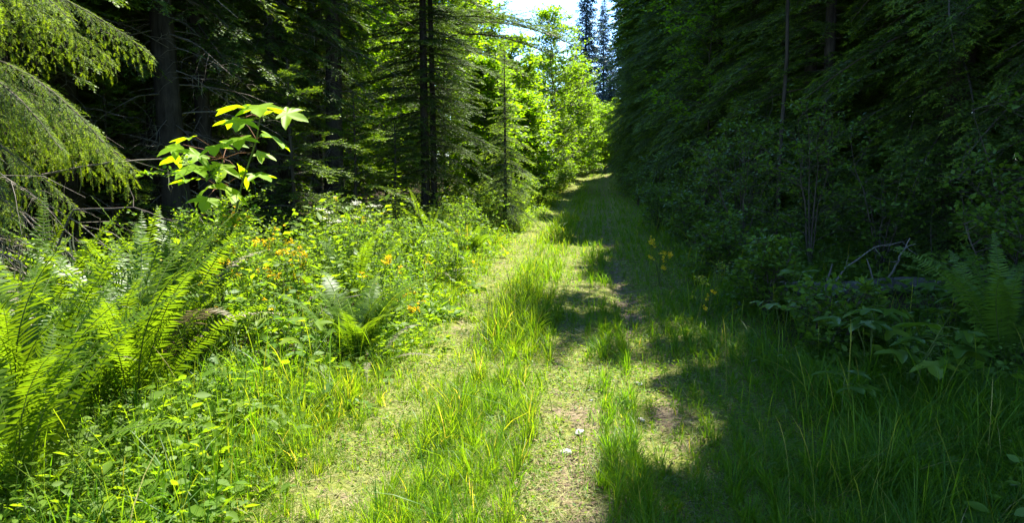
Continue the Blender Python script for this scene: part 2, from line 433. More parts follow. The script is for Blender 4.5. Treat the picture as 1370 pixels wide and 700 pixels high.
    k = r.uniform(0, 1, len(x)) < np.where((p > -.5) & (p < .6), (.3 + .6 * bare(x, y)), np.where((p < -4.5) | (p > 3), .8, .12))
    x, y, d = x[k], y[k], d[k]; n = len(x)
    P = np.stack([x, y, gz(x, y) + r.uniform(.004, .02, n)], 1)
    B = frames(rdir(r, n, -.15, .15), norm(np.array([0, 0, 1.]) + r.normal(0, .35, (n, 3))))
    g = Geo(); V, T, t = inst(LANCE, P, B, r.uniform(.02, .06, n) * (d / 4) ** .4, r.uniform(0, 1, n)); g.add(V, T, t)
    setting('leaf_litter', g.mesh('leaf_litter', [M['duff']]), 'stuff', 'brown leaf and twig litter scattered over bare soil and forest floor', 'leaf litter')


build_grass()


def build_weeds():
    r, x, y, d = view_scatter(150000, 2.3, 22, 26); p = pathx(x, y)
    n1 = vnoise(x, y, 2.6, 41)
    k = (p > -2.0) & (p < 1.5) & (r.uniform(0, 1, len(x)) < (.2 + .8 * smooth(.3, .6, n1)) * (1 - .7 * bare(x, y)))
    x, y, d, n1 = x[k], y[k], d[k], n1[k]; n = len(x)
    P = np.stack([x, y, gz(x, y) + r.uniform(.004, .045, n)], 1)
    B = frames(rdir(r, n, -.1, .6), norm(np.array([0, 0, 1.]) + r.normal(0, .5, (n, 3))))
    g = Geo(); V, T, t = inst(SIMPLE, P, B, r.uniform(.010, .026, n) * (d / 3.5) ** .5, np.clip(.45 + .3 * n1 + r.normal(0, .15, n), 0, 1)); g.add(V, T, t)
    setting('low_weeds', g.mesh('low_weeds', [M['forb']]), 'stuff', 'tiny leaved low weeds spread over the trodden track', 'weeds')
    r, x, y, d = view_scatter(9000, 2.3, 14, 27); p = pathx(x, y)          # dry bits of stalk lying about
    k = (p > -2.0) & (p < 1.2)
    x, y, d = x[k], y[k], d[k]; n = len(x); a = r.uniform(0, PI, n); l = r.uniform(.03, .16, n)
    o = np.stack([np.cos(a), np.sin(a), r.normal(0, .08, n)], 1) * l[:, None]
    b = np.stack([x, y, gz(x, y) + .012], 1)
    s = np.linspace(0, 1, 3)[None, :, None]
    V, T = tubes(b[:, None] + o[:, None] * s + r.normal(0, .004, (n, 3, 3)), (.0011 * (d / 3.2) ** .5)[:, None] * np.ones((1, 3)), 3)
    g = Geo(); g.add(V, T, np.repeat(r.uniform(.2, 1, n), 9))
    setting('dry_stalks', g.mesh('dry_stalks', [M['straw']]), 'stuff', 'bits of dry stalk strewn over the trodden track', 'dry stalks')


build_weeds()


def build_cover():
    """leafy low growth between the ferns and shrubs: many small stems, nobody could count them"""
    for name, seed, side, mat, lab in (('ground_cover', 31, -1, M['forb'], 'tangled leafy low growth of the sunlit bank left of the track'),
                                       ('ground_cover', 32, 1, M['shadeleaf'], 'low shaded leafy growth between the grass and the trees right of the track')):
        r, x, y, d = view_scatter(44000, 2.4, 50, seed)
        p = pathx(x, y); n1 = vnoise(x, y, .9, 15); n2 = vnoise(x, y, 2.6, 16)
        if side < 0:
            e = 1.62 - .22 * smooth(4.8, 6, y)
            de = smooth(e - .1, e + .45, -p) * (1 - smooth(5.0, 6.2, -p)) * (.45 + .55 * n1)
            hh = .12 + .30 * smooth(e + .1, e + 1.2, -p) + .30 * n1 * smooth(e + .3, e + 1.2, -p)
            hh = hh + .18 * smooth(5, 9, y) * smooth(2.2, 3.2, -p)
            hh = hh * (1 - .6 * smooth(2.2, 2.6, -x) * (1 - smooth(5.0, 5.6, y)))
        else:
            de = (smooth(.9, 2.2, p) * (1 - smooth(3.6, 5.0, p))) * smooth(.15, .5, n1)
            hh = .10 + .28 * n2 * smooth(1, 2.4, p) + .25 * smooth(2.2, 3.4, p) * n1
        de = de * (1 - .85 * smooth(2.0, 2.3, x) * (1 - smooth(3.5, 3.9, x)) * smooth(6.9, 7.4, y) * (1 - smooth(8.9, 9.2, y)))
        k = r.uniform(0, 1, len(x)) < de * .9
        x, y, d, hh = x[k], y[k], d[k], hh[k] * r.uniform(.5, 1.2, k.sum()); n = len(x)
        lean = np.stack([r.normal(0, .28, n), r.normal(0, .28, n), np.ones(n)], 1)
        base = np.stack([x, y, gz(x, y) - .01], 1)
        s = np.linspace(0, 1, 4)[None, :, None]
        P = base[:, None] + lean[:, None] * hh[:, None, None] * s + rdir(r, n)[:, None] * (.12 * hh)[:, None, None] * s ** 2
        g = Geo()
        V, T = tubes(P, .0016 * (d / 4)[:, None] ** .5 * np.array([1.3, 1.1, .9, .5])[None], 3); g.add(V, T, .3, 1)
        q = 13
        u = (np.arange(q)[None] + r.uniform(0, 1, (n, q))) / q * .9 + .1
        i = np.clip((u * 3).astype(int), 0, 2); f = u * 3 - i
        rows = np.arange(n)[:, None]
        pos = P[rows, i] * (1 - f)[..., None] + P[rows, i + 1] * f[..., None]
        a = r.uniform(0, 2 * PI, n)[:, None] + np.arange(q)[None] * 2.4 + r.normal(0, .4, (n, q))
        dr = np.stack([np.cos(a), np.sin(a), r.normal(.15, .35, (n, q))], -1).reshape(-1, 3)
        pos = pos.reshape(-1, 3) + norm(dr) * (.015 + .05 * r.uniform(0, 1, (n * q, 1))) * (d / 5).repeat(q)[:, None] ** .3
        B = frames(dr, norm(np.array([0, 0, 1.]) + r.normal(0, .45, (n * q, 3))))
        kind = r.uniform(0, 1, n)
        size = (np.where(kind < .55, r.uniform(.018, .036, n), np.where(kind < .86, r.uniform(.04, .065, n), r.uniform(.07, .115, n))) * (d / 5) ** .35).repeat(q) * r.uniform(.7, 1.2, n * q)
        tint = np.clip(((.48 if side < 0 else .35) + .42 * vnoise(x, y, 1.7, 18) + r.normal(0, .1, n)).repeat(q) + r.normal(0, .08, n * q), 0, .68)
        near = (d < 7).repeat(q)
        for kk, tp in ((near, OVATE), (~near, SIMPLE)):
            V, T, t = inst(tp, pos[kk], B[kk], size[kk], tint[kk]); g.add(V, T, t)
        setting(name, g.mesh(name, [mat, M['stem']]), 'stuff', lab, 'ground cover')


build_cover()


# ------------------------------------------------------------------ conifers
def bough(L, seed, hang=.15, rise=.05, droop=.22, spacing=.05, sec=.055, width=.42, shoot=.08):
    r = np.random.default_rng(seed)
    n = max(8, int(L * .92 / sec))
    t = np.linspace(.07, .99, n) + r.normal(0, .006, n)
    wig = r.normal(0, .05, 2)
    main = lambda t: np.stack([L * t, L * (wig[0] * np.sin(3 * t) + wig[1] * t * t), L * (rise * t - droop * t ** 2)], -1)
    side = np.where(np.arange(n) % 2 == 0, 1., -1.)
    ls = (L * width * (1 - t) ** .75 * (.45 + .55 * np.minimum(1, t / .25)) + .07) * r.uniform(.7, 1.2, n)
    a = np.radians(64 - 28 * t) + r.normal(0, .12, n)
    hd = np.stack([np.cos(a), side * np.sin(a), r.normal(-.02, .10, n)], 1)
    hg = hang * r.uniform(.7, 1.3, n)
    s5 = np.linspace(0, 1, 5)

    def secp(i, s):
        return main(t[i]) + ls[i][:, None] * (hd[i] * (s - .42 * np.minimum(hg[i], 1.1) * s ** 2)[:, None] + np.array([0, 0, -1.]) * (hg[i] * s ** 1.7)[:, None])
    P = np.stack([secp(np.arange(n), np.full(n, s)) for s in s5], 1)
    A, D, Ln, tip = [], [], [], []
    k = np.maximum(2, (ls / spacing).astype(int))
    idx = np.repeat(np.arange(n), k * 2)
    fr = np.concatenate([np.repeat((np.arange(q) + .5) / q, 2) for q in k]) + r.normal(0, .02, len(idx))
    sd2 = np.tile([1., -1.], len(idx) // 2)
    fr = np.clip(fr, .02, .98)
    p0 = secp(idx, fr); p1 = secp(idx, np.minimum(fr + .03, 1.01))
    tan = norm(p1 - p0)
    lat = norm(np.cross(np.array([0, 0, 1.]), tan))
    dd = norm(tan * .75 + lat * sd2[:, None] * .85 + np.array([0, 0, -1.]) * (.35 * hg[idx])[:, None] + r.normal(0, .16, p0.shape))
    A.append(p0); D.append(dd); Ln.append(shoot * r.uniform(.55, 1.25, len(idx)) * (1.1 - .35 * fr)); tip.append(.25 * fr + (fr > .72) * r.uniform(0, .5, len(idx)))
    e0 = secp(np.arange(n), np.full(n, .97)); e1 = secp(np.arange(n), np.full(n, 1.03))
    A.append(e0); D.append(norm(e1 - e0)); Ln.append(np.full(n, shoot * 1.1)); tip.append(r.uniform(.45, 1, n))
    m = max(4, int(L * .9 / (spacing * .8)))
    tt = np.linspace(.12, 1, m); q0 = main(tt); q1 = main(tt + .01); tn = norm(q1 - q0); lt = norm(np.cross([0, 0, 1.], tn))
    A.append(q0); D.append(norm(tn + lt * np.where(np.arange(m) % 2, .7, -.7)[:, None] + r.normal(0, .15, (m, 3)))); Ln.append(np.full(m, shoot)); tip.append(np.where(tt > .9, .8, .1))
    return dict(L=L, main=main(np.linspace(0, 1, 8))[None], sec=P, ls=ls, A=np.concatenate(A), D=np.concatenate(D), Ln=np.concatenate(Ln), tip=np.concatenate(tip))


def bough_geo(b, lod, seed, tint0=.25, tips=.55):
    """needles / clumps on a bough. lod 0: single needles; 1: needle clumps; 2: plain sprigs"""
    r = np.random.default_rng(seed)
    A, D, Ln, tip = b['A'], b['D'], b['Ln'], b['tip']
    g = Geo()
    if lod == 2:
        k = r.uniform(0, 1, len(A)) < .8
        A, D, Ln, tip = A[k], D[k], Ln[k] * 1.45, tip[k]
    n = len(A)
    up = norm(np.array([0, 0, 1.]) + r.normal(0, .35, (n, 3)))
    x = norm(np.cross(D, up)); z = np.cross(x, D)
    tint = np.clip(tint0 + tips * tip + r.normal(0, .06, n), 0, 1)
    if lod == 2:
        B = np.stack([x, D, z], 1)
        tp = (np.array([[0, 0, 0], [.25, .4, .0], [0, 1, 0], [-.25, .4, .0]]), np.array([[0, 1, 2], [0, 2, 3]]))
        V, T, t = inst(tp, A, B, Ln, tint); g.add(V, T, t)
    else:
        q, nl, nw = (20, .020, .0021) if lod == 0 else (10, .028, .0062)
        f = (np.arange(q) + r.uniform(.2, .8, (n, q))) / q
        sg = np.where(np.arange(q) % 2 == 0, 1., -1.)[None] * np.ones((n, 1))
        ph = r.normal(0, .45, (n, q))
        lat = x[:, None] * (sg * np.cos(ph))[..., None] + z[:, None] * (np.sin(ph) + .25)[..., None]
        base = A[:, None] + D[:, None] * (f * Ln[:, None])[..., None]
        nd = norm(lat + D[:, None] * (.55 + .9 * f ** 3)[..., None])
        ln = nl * r.uniform(.75, 1.2, (n, q)) * (1.05 - .35 * f)
        tipp = base + nd * ln[..., None]
        wd = norm(np.cross(nd, z[:, None] + r.normal(0, .3, (n, q, 3)))) * nw
        V = np.stack([base - wd, base + wd, tipp], 2).reshape(-1, 3)
        T = np.arange(n * q * 3).reshape(-1, 3)
        g.add(V, T, np.repeat(tint, q * 3))
        V, T = tubes(np.stack([A, A + D * Ln[:, None] * .9], 1), np.array([[.0015, .0008]]), 3)
        if lod == 0:
            g.add(V, T, .3, 1)
        P = b['sec']; V, T = tubes(P, (.0016 + .0035 * b['ls'])[:, None] * np.linspace(1, .35, 5)[None], 3); g.add(V, T, .3, 1)
    rr = .006 + .007 * b['L']
    V, T = tubes(b['main'], rr * np.linspace(1, .25, 8)[None], 5); g.add(V, T, .3, 1)
    return g.cat()


TPL = {}


def templates(kind, lod):
    key = (kind, lod)
    if key not in TPL:
        kw = dict(fir=dict(hang=.18, rise=.08, droop=.25), hemlock=dict(hang=.12, rise=.10, droop=.42, width=.36), hanging=dict(hang=1.5, rise=.06, droop=.52, width=.33, sec=.034, spacing=.036),
                  spruce=dict(hang=.15, rise=.12, droop=.15), far=dict(hang=.65, rise=.12, droop=.3, width=.5), thin=dict(hang=.2, rise=.05, droop=.3, spacing=.075, sec=.085))[kind]
        if lod >= 1:
            kw = dict(kw); kw['spacing'] = kw.get('spacing', .05) * 1.15; kw['shoot'] = .09
        if lod == 2:
            kw['sec'] = kw.get('sec', .055) * 1.35; kw['spacing'] *= 1.25; kw['shoot'] = .12
        TPL[key] = {L: [bough_geo(bough(L, 100 * i + int(L * 10) + 7, **kw), lod, i, .25, .95 if kind == 'hanging' else .6) for i in range(3)] for L in (.6, 1.2, 1.9, 2.6)}
    return TPL[key]


def rot(az, pitch, roll=0.):
    ca, sa, cp, sp, cr, sr = math.cos(az), math.sin(az), math.cos(pitch), math.sin(pitch), math.cos(roll), math.sin(roll)
    Rz = np.array([[ca, -sa, 0], [sa, ca, 0], [0, 0, 1]]); Ry = np.array([[cp, 0, -sp], [0, 1, 0], [sp, 0, cp]]); Rx = np.array([[1, 0, 0], [0, cr, -sr], [0, sr, cr]])
    return Rz @ Ry @ Rx


def put(g, tpl, M3, pos, sc, dt=0.):
    V, T, c, m = tpl
    g.add((V * sc) @ M3.T + pos, T, np.clip(c + dt, 0, 1), m)


def stem_line(H, seed, bend=.02, S=14):
    r = np.random.default_rng(seed)
    z = np.linspace(-.15, H, S)
    ph = r.uniform(0, 6, 4)
    return np.stack([H * bend * (np.sin(z / H * 3 + ph[0]) - np.sin(ph[0])), H * bend * (np.sin(z / H * 2.6 + ph[1]) - np.sin(ph[1])), z], 1)


def trunk_geo(line, r0, r1=.01, k=12, flare=.5):
    z = (line[:, 2] - line[0, 2]) / (line[-1, 2] - line[0, 2])
    rr = r0 * (1 - z) ** .9 + r1 + r0 * flare * np.exp(-z * 28)
    V, T = tubes(line[None], rr[None], k)
    a = np.arctan2(V[:, 1], V[:, 0]); V = V.copy()
    V[:, :2] += (r0 * .06 * np.sin(a * 5 + V[:, 2] * 1.3))[:, None] * np.stack([np.cos(a), np.sin(a)], 1)
    g = Geo(); g.add(V, T, .5); return g


def at_z(line, z):
    return np.array([np.interp(z, line[:, 2], line[:, 0]), np.interp(z, line[:, 2], line[:, 1]), z])


def crown_geo(line, z0, z1, radius, kind, seed, lodf, step=.16, per=1, pitch=(-18, 45), dt=0., skip=.0, azb=None):
    """boughs from z0 to z1; radius(f) gives the bough length at f = 0..1"""
    r = np.random.default_rng(seed); g = Geo(); z = z0; az = r.uniform(0, 6)
    while z < z1 - .05:
        f = (z - z0) / (z1 - z0)
        for _ in range(per):
            az += 2.4 + r.normal(0, .35)
            if r.uniform() < skip:
                continue
            L = max(.18, radius(f) * r.uniform(.7, 1.15))
            T = templates(kind, lodf(z)); Ls = min(T, key=lambda q: abs(math.log(q / L)))
            tp = T[Ls][r.integers(3)]
            pt = rad(pitch[0] + (pitch[1] - pitch[0]) * f ** 1.5 + r.normal(0, 5))
            put(g, tp, rot(az, pt, r.normal(0, .12)), at_z(line, z), L / Ls, dt + r.normal(0, .04))
        z += step * r.uniform(.7, 1.3) * (1 - .4 * f)
    return g


def dead_twigs(line, r0, z0, z1, n, seed, Lm=.9, lichen=40, az=None):
    r = np.random.default_rng(seed); g = Geo()
    z = r.uniform(z0, z1, n); a = r.uniform(0, 2 * PI, n) if az is None else r.normal(az[0], az[1], n)
    base = np.stack([at_z(line, q) for q in z])
    L = Lm * r.uniform(.4, 1.3, n)
    s = np.linspace(0, 1, 6)
    d = np.stack([np.cos(a), np.sin(a), r.normal(-.05, .22, n)], 1)
    dr = r.uniform(.1, .55, n)
    P = base[:, None] + d[:, None] * (L[:, None] * s[None])[..., None] + np.array([0, 0, -1.]) * (L[:, None] * dr[:, None] * s[None] ** 2)[..., None]
    P = P + r.normal(0, .018, P.shape) * s[None, :, None]
    V, T = tubes(P, (.004 + .006 * L)[:, None] * np.linspace(1, .25, 6)[None], 4); g.add(V, T, .4)
    q = 7
    u = r.uniform(.2, .98, (n, q)); i = np.clip((u * 5).astype(int), 0, 4); f = (u * 5 - i)[..., None]; rows = np.arange(n)[:, None]
    p0 = (P[rows, i] * (1 - f) + P[rows, i + 1] * f).reshape(-1, 3)
    dd = norm(d.repeat(q, 0) * .6 + rdir(r, n * q, -.7, .3) * .9)
    l2 = (L.repeat(q) * .38 * r.uniform(.4, 1.2, n * q))[:, None]
    P2 = np.stack([p0, p0 + dd * l2 * .5, p0 + dd * l2 + np.array([0, 0, -.25]) * l2], 1)
    V, T = tubes(P2, np.array([[.0035, .0025, .0012]]), 3); g.add(V, T, .4)
    if lichen:
        allp = np.concatenate([P[:, 2:].reshape(-1, 3), P2[:, 1:].reshape(-1, 3)])
        b = allp[r.integers(0, len(allp), lichen * 3)] + r.normal(0, .015, (lichen * 3, 3))
        hl = r.uniform(.05, .26, len(b))
        s4 = np.linspace(0, 1, 4)
        PL = b[:, None] + np.array([0, 0, -1.]) * (hl[:, None] * s4)[..., None] + r.normal(0, .012, (len(b), 4, 3)) * s4[None, :, None]
        V, T = ribbons(PL, (.0045 * np.array([.6, 1, .8, .1]))[None] * r.uniform(.5, 1.5, (len(b), 1)), rdir(r, len(b), -.1, .1))
        g.add(V, T, np.repeat(r.uniform(0, 1, len(b)), 8), 1)
    return g


PROTO = {}


def place_tree(proto, label, x, y, rz, sc, group, cat='tree', name=None):
    nm, parts = PROTO[proto]
    t = thing(name or nm, label, cat, x, y, group, rz, sc)
    for pn, me in parts:
        part(pn, me, t)
    return t


def conifer_proto(key, name, H, r0, z0, Rb, kind, seed, mat, lods=(1, 8.), step=.16, shape=.75, pitch=(-18, 40), dead=None, dt=0., skip=0., bend=.012, lod_hi=2, twigz=None):
    line = stem_line(H, seed, bend)
    parts = [('trunk', trunk_geo(line, r0).mesh('trunk', [M['bark']]))]
    rad_ = lambda f: Rb * (1 - f) ** shape * min(1, .55 + f * 5)
    g = crown_geo(line, z0, H, rad_, kind, seed + 1, lambda z: lods[0] if z < lods[1] else lod_hi, step, 1, pitch, dt, skip)
    V, T, c, m = g.cat()
    parts.append(('crown', g.mesh('crown', [mat, M['twig']])))
    if dead:
        parts.append(('dead_branches', dead_twigs(line, r0, *dead).mesh('dead_branches', [M['deadtwig'], M['lichen']])))
    PROTO[key] = (name, parts)


# forest trees with bare lower trunks
conifer_proto('forest_a', 'conifer_tree', 17, .13, 2.6, 2.0, 'fir', 301, M['needle'], (1, 6.5), .11, .6, dead=(.5, 5.0, 60, 41, 1.0, 30))
conifer_proto('forest_b', 'conifer_tree', 19, .16, 3.6, 2.2, 'hemlock', 311, M['needle'], (1, 6.5), .12, .6, dead=(.8, 6.0, 75, 42, 1.1, 45))
conifer_proto('forest_c', 'conifer_tree', 15, .095, 2.2, 1.7, 'fir', 321, M['needle'], (1, 6.0), .10, .6, dead=(.3, 4.2, 70, 43, .8, 25))
# trees at the right edge, green to the ground
conifer_proto('edge_a', 'conifer_tree', 16, .14, .35, 2.1, 'fir', 331, M['needle'], (1, 7.0), .085, .62, (-20, 40))
conifer_proto('edge_b', 'conifer_tree', 14, .12, .25, 1.9, 'hemlock', 341, M['needle'], (1, 7.0), .085, .62, (-12, 40))
conifer_proto('edge_c', 'conifer_tree', 18, .15, .5, 2.2, 'fir', 351, M['needle'], (1, 7.0), .09, .55, (-24, 40))
# small understorey hemlocks
conifer_proto('small_hemlock', 'hemlock_sapling', 2.9, .028, .35, 1.25, 'hemlock', 361, M['needle'], (1, 9), .085, .6, (2, 40), dt=.10)
conifer_proto('far_fir', 'conifer_tree', 20, .16, 1.0, 3.0, 'far', 371, M['hazeneedle'], (2, 0), .075, .8, (-14, 40))

# the left forest: scattered stems with space between them
LEFT = 'shaded conifers of the forest left of the track'
fixed = [(-5.62, 9.42, 'forest_b', 1.0), (-5.75, 10.4, 'forest_c', 1.1), (-6.37, 8.32, 'forest_a', 1.0), (-5.42, 11.9, 'forest_c', 1.0), (-4.85, 13.2, 'forest_b', .95),
         (-6.9, 10.9, 'forest_a', .95), (-5.9, 13.6, 'forest_a', 1.0), (-8.3, 15.0, 'forest_c', 1.05), (-6.0, 6.9, 'forest_c', 1.0), (-7.4, 6.4, 'forest_b', .95)]
pts = [(q[0], q[1]) for q in fixed] + [(-4.85, 5.7)]
rr = np.random.default_rng(77)
extra = []
for _ in range(7000):
    x = rr.uniform(-30, -5.6); y = rr.uniform(-2, 66)
    if y > 19.5 and x > -9.5:
        continue
    if y > 15.3 and x > -8.2 or y > 50 and x > -14:
        continue
    if min((x - a) ** 2 + (y - b) ** 2 for a, b in pts) < (1.55 if x > -10 else 1.9 if x > -15 else 2.6) ** 2:
        continue
    pts.append((x, y)); extra.append((x, y, ['forest_a', 'forest_b', 'forest_c', 'edge_b', 'edge_c', 'edge_a'][rr.integers(3) + (3 if x < -11 else 0)], rr.uniform(.85, 1.15)))
lab_fixed = ['thick dark conifer trunk behind the bright maple sapling, hung with pale lichen', 'thinner conifer trunk close beside the thick lichen hung trunk behind the maple sapling',
             'grey conifer trunk behind the drooping spruce boughs at the left', 'slim conifer trunk just right of the maple sapling leaves', 'stout dark conifer trunk left of the twin trunked fir']
for i, (x, y, k, s) in enumerate(fixed + extra):
    lab = lab_fixed[i] if i < 5 else 'dark conifer with dead lower branches in the shaded forest left of the track'
    place_tree(k, lab, x, y, rr.uniform(0, 6.28), s, LEFT)

# the right hand wall of trees
RIGHT = 'dark conifers walling the right side of the track'


def xwall(y):
    return float(np.interp(y, [-8, 3, 8, 12, 16, 22, 30, 36, 41, 48, 60, 75], [6.6, 6.0, 5.2, 4.5, 3.7, 3.2, 2.65, 2.25, 2.1, 2.7, 4.6, 5.0]))


rw = np.random.default_rng(88)
for row in range(5):
    y = -6 + row * .7
    while y < 74 - row * 6:
        x = xwall(y) + row * 2.1 + rw.normal(0, .22)
        k = ['edge_a', 'edge_b', 'edge_c'][rw.integers(3)] if row < 2 else ['forest_a', 'forest_b', 'edge_b', 'forest_c'][rw.integers(4)]
        lab = 'dark green conifer with boughs to the ground at the right edge of the track' if row == 0 else 'dark conifer deeper in the shade behind the front row right of the track'
        place_tree(k, lab, x, y, rw.uniform(0, 6.28), rw.uniform(.85, 1.12), RIGHT)
        y += (1.55 if row < 2 else 2.1) * rw.uniform(.85, 1.2)

# trees that close the far end
for x, y, s, l in ((-1.7, 69, .95, 'tall haze tinted blue green conifer against the sky beyond the end of the track'), (.5, 77, .85, 'shorter haze tinted blue green conifer half hidden behind the right tree wall'),
                   (-11, 66, .8, 'haze tinted blue green conifer far behind the left alders'), (2.6, 73, .95, 'tall haze tinted blue green conifer touching the right tree wall at its far end'), (3.6, 68, .7, 'dark haze tinted blue green conifer just emerging from behind the right tree wall'), (4.5, 84, 1.0, 'tall far conifer behind the right tree wall beyond the track'),
                   (-3.9, 80, .42, 'short haze tinted blue green conifer in the middle of the far gap'), (-7.5, 76, .45, 'short haze tinted blue green conifer left in the far gap'), (1.2, 72, .4, 'short haze tinted blue green conifer closing the end of the track')):
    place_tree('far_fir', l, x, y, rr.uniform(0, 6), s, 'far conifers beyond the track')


# ---- one of a kind conifers
def twin_fir():
    t = thing('fir_tree', 'tall dark fir with twin trunks and layered thin boughs, backlit by yellow leaves', 'tree', -3.69, 15.75)
    g1 = stem_line(14, 401, .006); g2 = stem_line(13, 402, .006) + np.array([.13, .2, 0])
    part('trunk', trunk_geo(g1, .088).mesh('trunk', [M['bark']]), t); part('trunk', trunk_geo(g2, .062).mesh('trunk', [M['bark']]), t)
    g = crown_geo(g1, 1.1, 14, lambda f: 1.85 * (1 - f) ** .5 * min(1, .6 + 3 * f), 'fir', 403, lambda z: 1 if z < 7 else 2, .06, 1, (-8, 40), -.08)
    h = crown_geo(g2, 1.6, 13, lambda f: 1.5 * (1 - f) ** .5, 'hemlock', 404, lambda z: 1 if z < 7 else 2, .24, 1, (-4, 40), -.05)
    g.add(*h.cat()[:2], h.cat()[2], h.cat()[3])
    part('crown', g.mesh('crown', [M['needle'], M['twig']]), t)
    part('dead_branches', dead_twigs(g1, .12, .4, 3.2, 45, 405, .9, 10).mesh('dead_branches', [M['deadtwig'], M['lichen']]), t)


def small_spruce():
    t = thing('spruce_sapling', 'thin grey green young spruce with a bare spire beside the twin fir', 'tree', -2.12, 16.9)
    ln = stem_line(4.15, 411, .004)
    part('trunk', trunk_geo(ln, .045, .006, 8).mesh('trunk', [M['bark']]), t)
    part('crown', crown_geo(ln, .25, 4.1, lambda f: 1.05 * (1 - f) ** 1.25 + .07, 'fir', 412, lambda z: 1, .05, 1, (-22, 35), .02).mesh('crown', [M['spruce'], M['twig']]), t)


def arching_hemlock():
    t = thing('hemlock_tree', 'tall hemlock whose long arching boughs hang across the blue sky gap', 'tree', -4.55, 20.3)
    ln = stem_line(13, 421, .006)
    part('trunk', trunk_geo(ln, .08).mesh('trunk', [M['bark']]), t)
    g = crown_geo(ln, 3.2, 13, lambda f: 1.7 * (1 - f) ** .6, 'hemlock', 422, lambda z: 1 if z < 7 else 2, .22, 1, (0, 40), .05)
    for z, az, L, pt in ((4.9, .02, 3.8, 11), (4.7, -.12, 3.3, 8), (5.3, .2, 3.5, 8), (4.4, .3, 2.6, 4), (5.1, -.3, 3.0, 10)):
        T = templates('hemlock', 1)[2.6]
        put(g, T[int(L * 10) % 3], rot(az, rad(pt)), at_z(ln, z), L / 2.6, .08)
    part('crown', g.mesh('crown', [M['needle'], M['twig']]), t)


def drooping_spruce():
    t = thing('spruce_tree', 'near spruce with drooping grey boughs and bright lime young tips at the left', 'tree', -5.4, 5.5)
    ln = stem_line(13, 431, .006)
    part('trunk', trunk_geo(ln, .14).mesh('trunk', [M['bark']]), t)
    g = crown_geo(ln, 4.6, 13, lambda f: 1.15 * (1 - f) ** .6, 'hanging', 432, lambda z: 1 if z < 4.5 else 2, .22, 1, (-5, 40), 0)
    r = np.random.default_rng(433)
    #  height, azimuth, length, pitch: the boughs that reach out over the bank
    for z, az, L, pt, k in ((2.20, -.45, 1.55, 0, 1), (2.15, .20, 1.45, 0, 2), (3.05, -.05, 1.35, 3, 0), (2.95, .30, 1.6, 4, 1), (3.05, -.5, 1.5, 4, 2), (2.10, -.9, 1.35, 0, 0),
                             (1.85, -.20, 1.55, -3, 2), (2.0, .55, 1.3, 0, 1), (2.5, 1.8, 1.3, 0, 0), (2.9, .8, 1.3, 2, 2), (3.1, 2.7, 1.5, 0, 1), (2.2, 2.6, 1.3, 0, 0), (2.3, -.22, 1.65, 1, 1),
                             (1.75, -.45, 1.35, -4, 2), (2.6, -1.4, 1.5, 0, 0), (2.1, .38, 1.5, -2, 1)):
        T = templates('hanging', 0)
        Ls = 1.2 if L < 1.55 else 1.9
        put(g, T[Ls][k], rot(az, rad(pt), r.normal(0, .08)), at_z(ln, z), L / Ls, .13)
    part('crown', g.mesh('crown', [M['spruce'], M['twig']]), t)
    part('dead_branches', dead_twigs(ln, .14, .6, 1.7, 40, 434, 1.5, 170, (-.6, .6)).mesh('dead_branches', [M['deadtwig'], M['lichen']]), t)


twin_fir(); small_spruce(); arching_hemlock(); drooping_spruce()
for x, y, s, rz, l in ((-4.5, 10.7, 1.0, .4, 'low dark hemlock with flat sprays right of the maple sapling'), (-4.15, 12.3, .9, 2.0, 'low hemlock with one sunlit drooping spray at the forest edge'),
                       (-3.9, 13.9, .75, 3.3, 'small dark hemlock at the foot of the twin trunked fir'), (-6.0, 8.6, .85, 5.0, 'small hemlock with a bright flat spray left of the maple sapling')):
    place_tree('small_hemlock', l, x, y, rz, s, 'small hemlocks along the left forest edge')


ru = np.random.default_rng(99)
for i in range(34):
    x, y = ru.uniform(-16, -6.8), ru.uniform(4, 34)
    if x > -10.5 and y > 13:
        x -= 5
    place_tree('small_hemlock', 'shaded young hemlock growing between the trunks of the left forest', x, y, ru.uniform(0, 6), ru.uniform(.8, 1.6), 'young hemlocks inside the left forest')


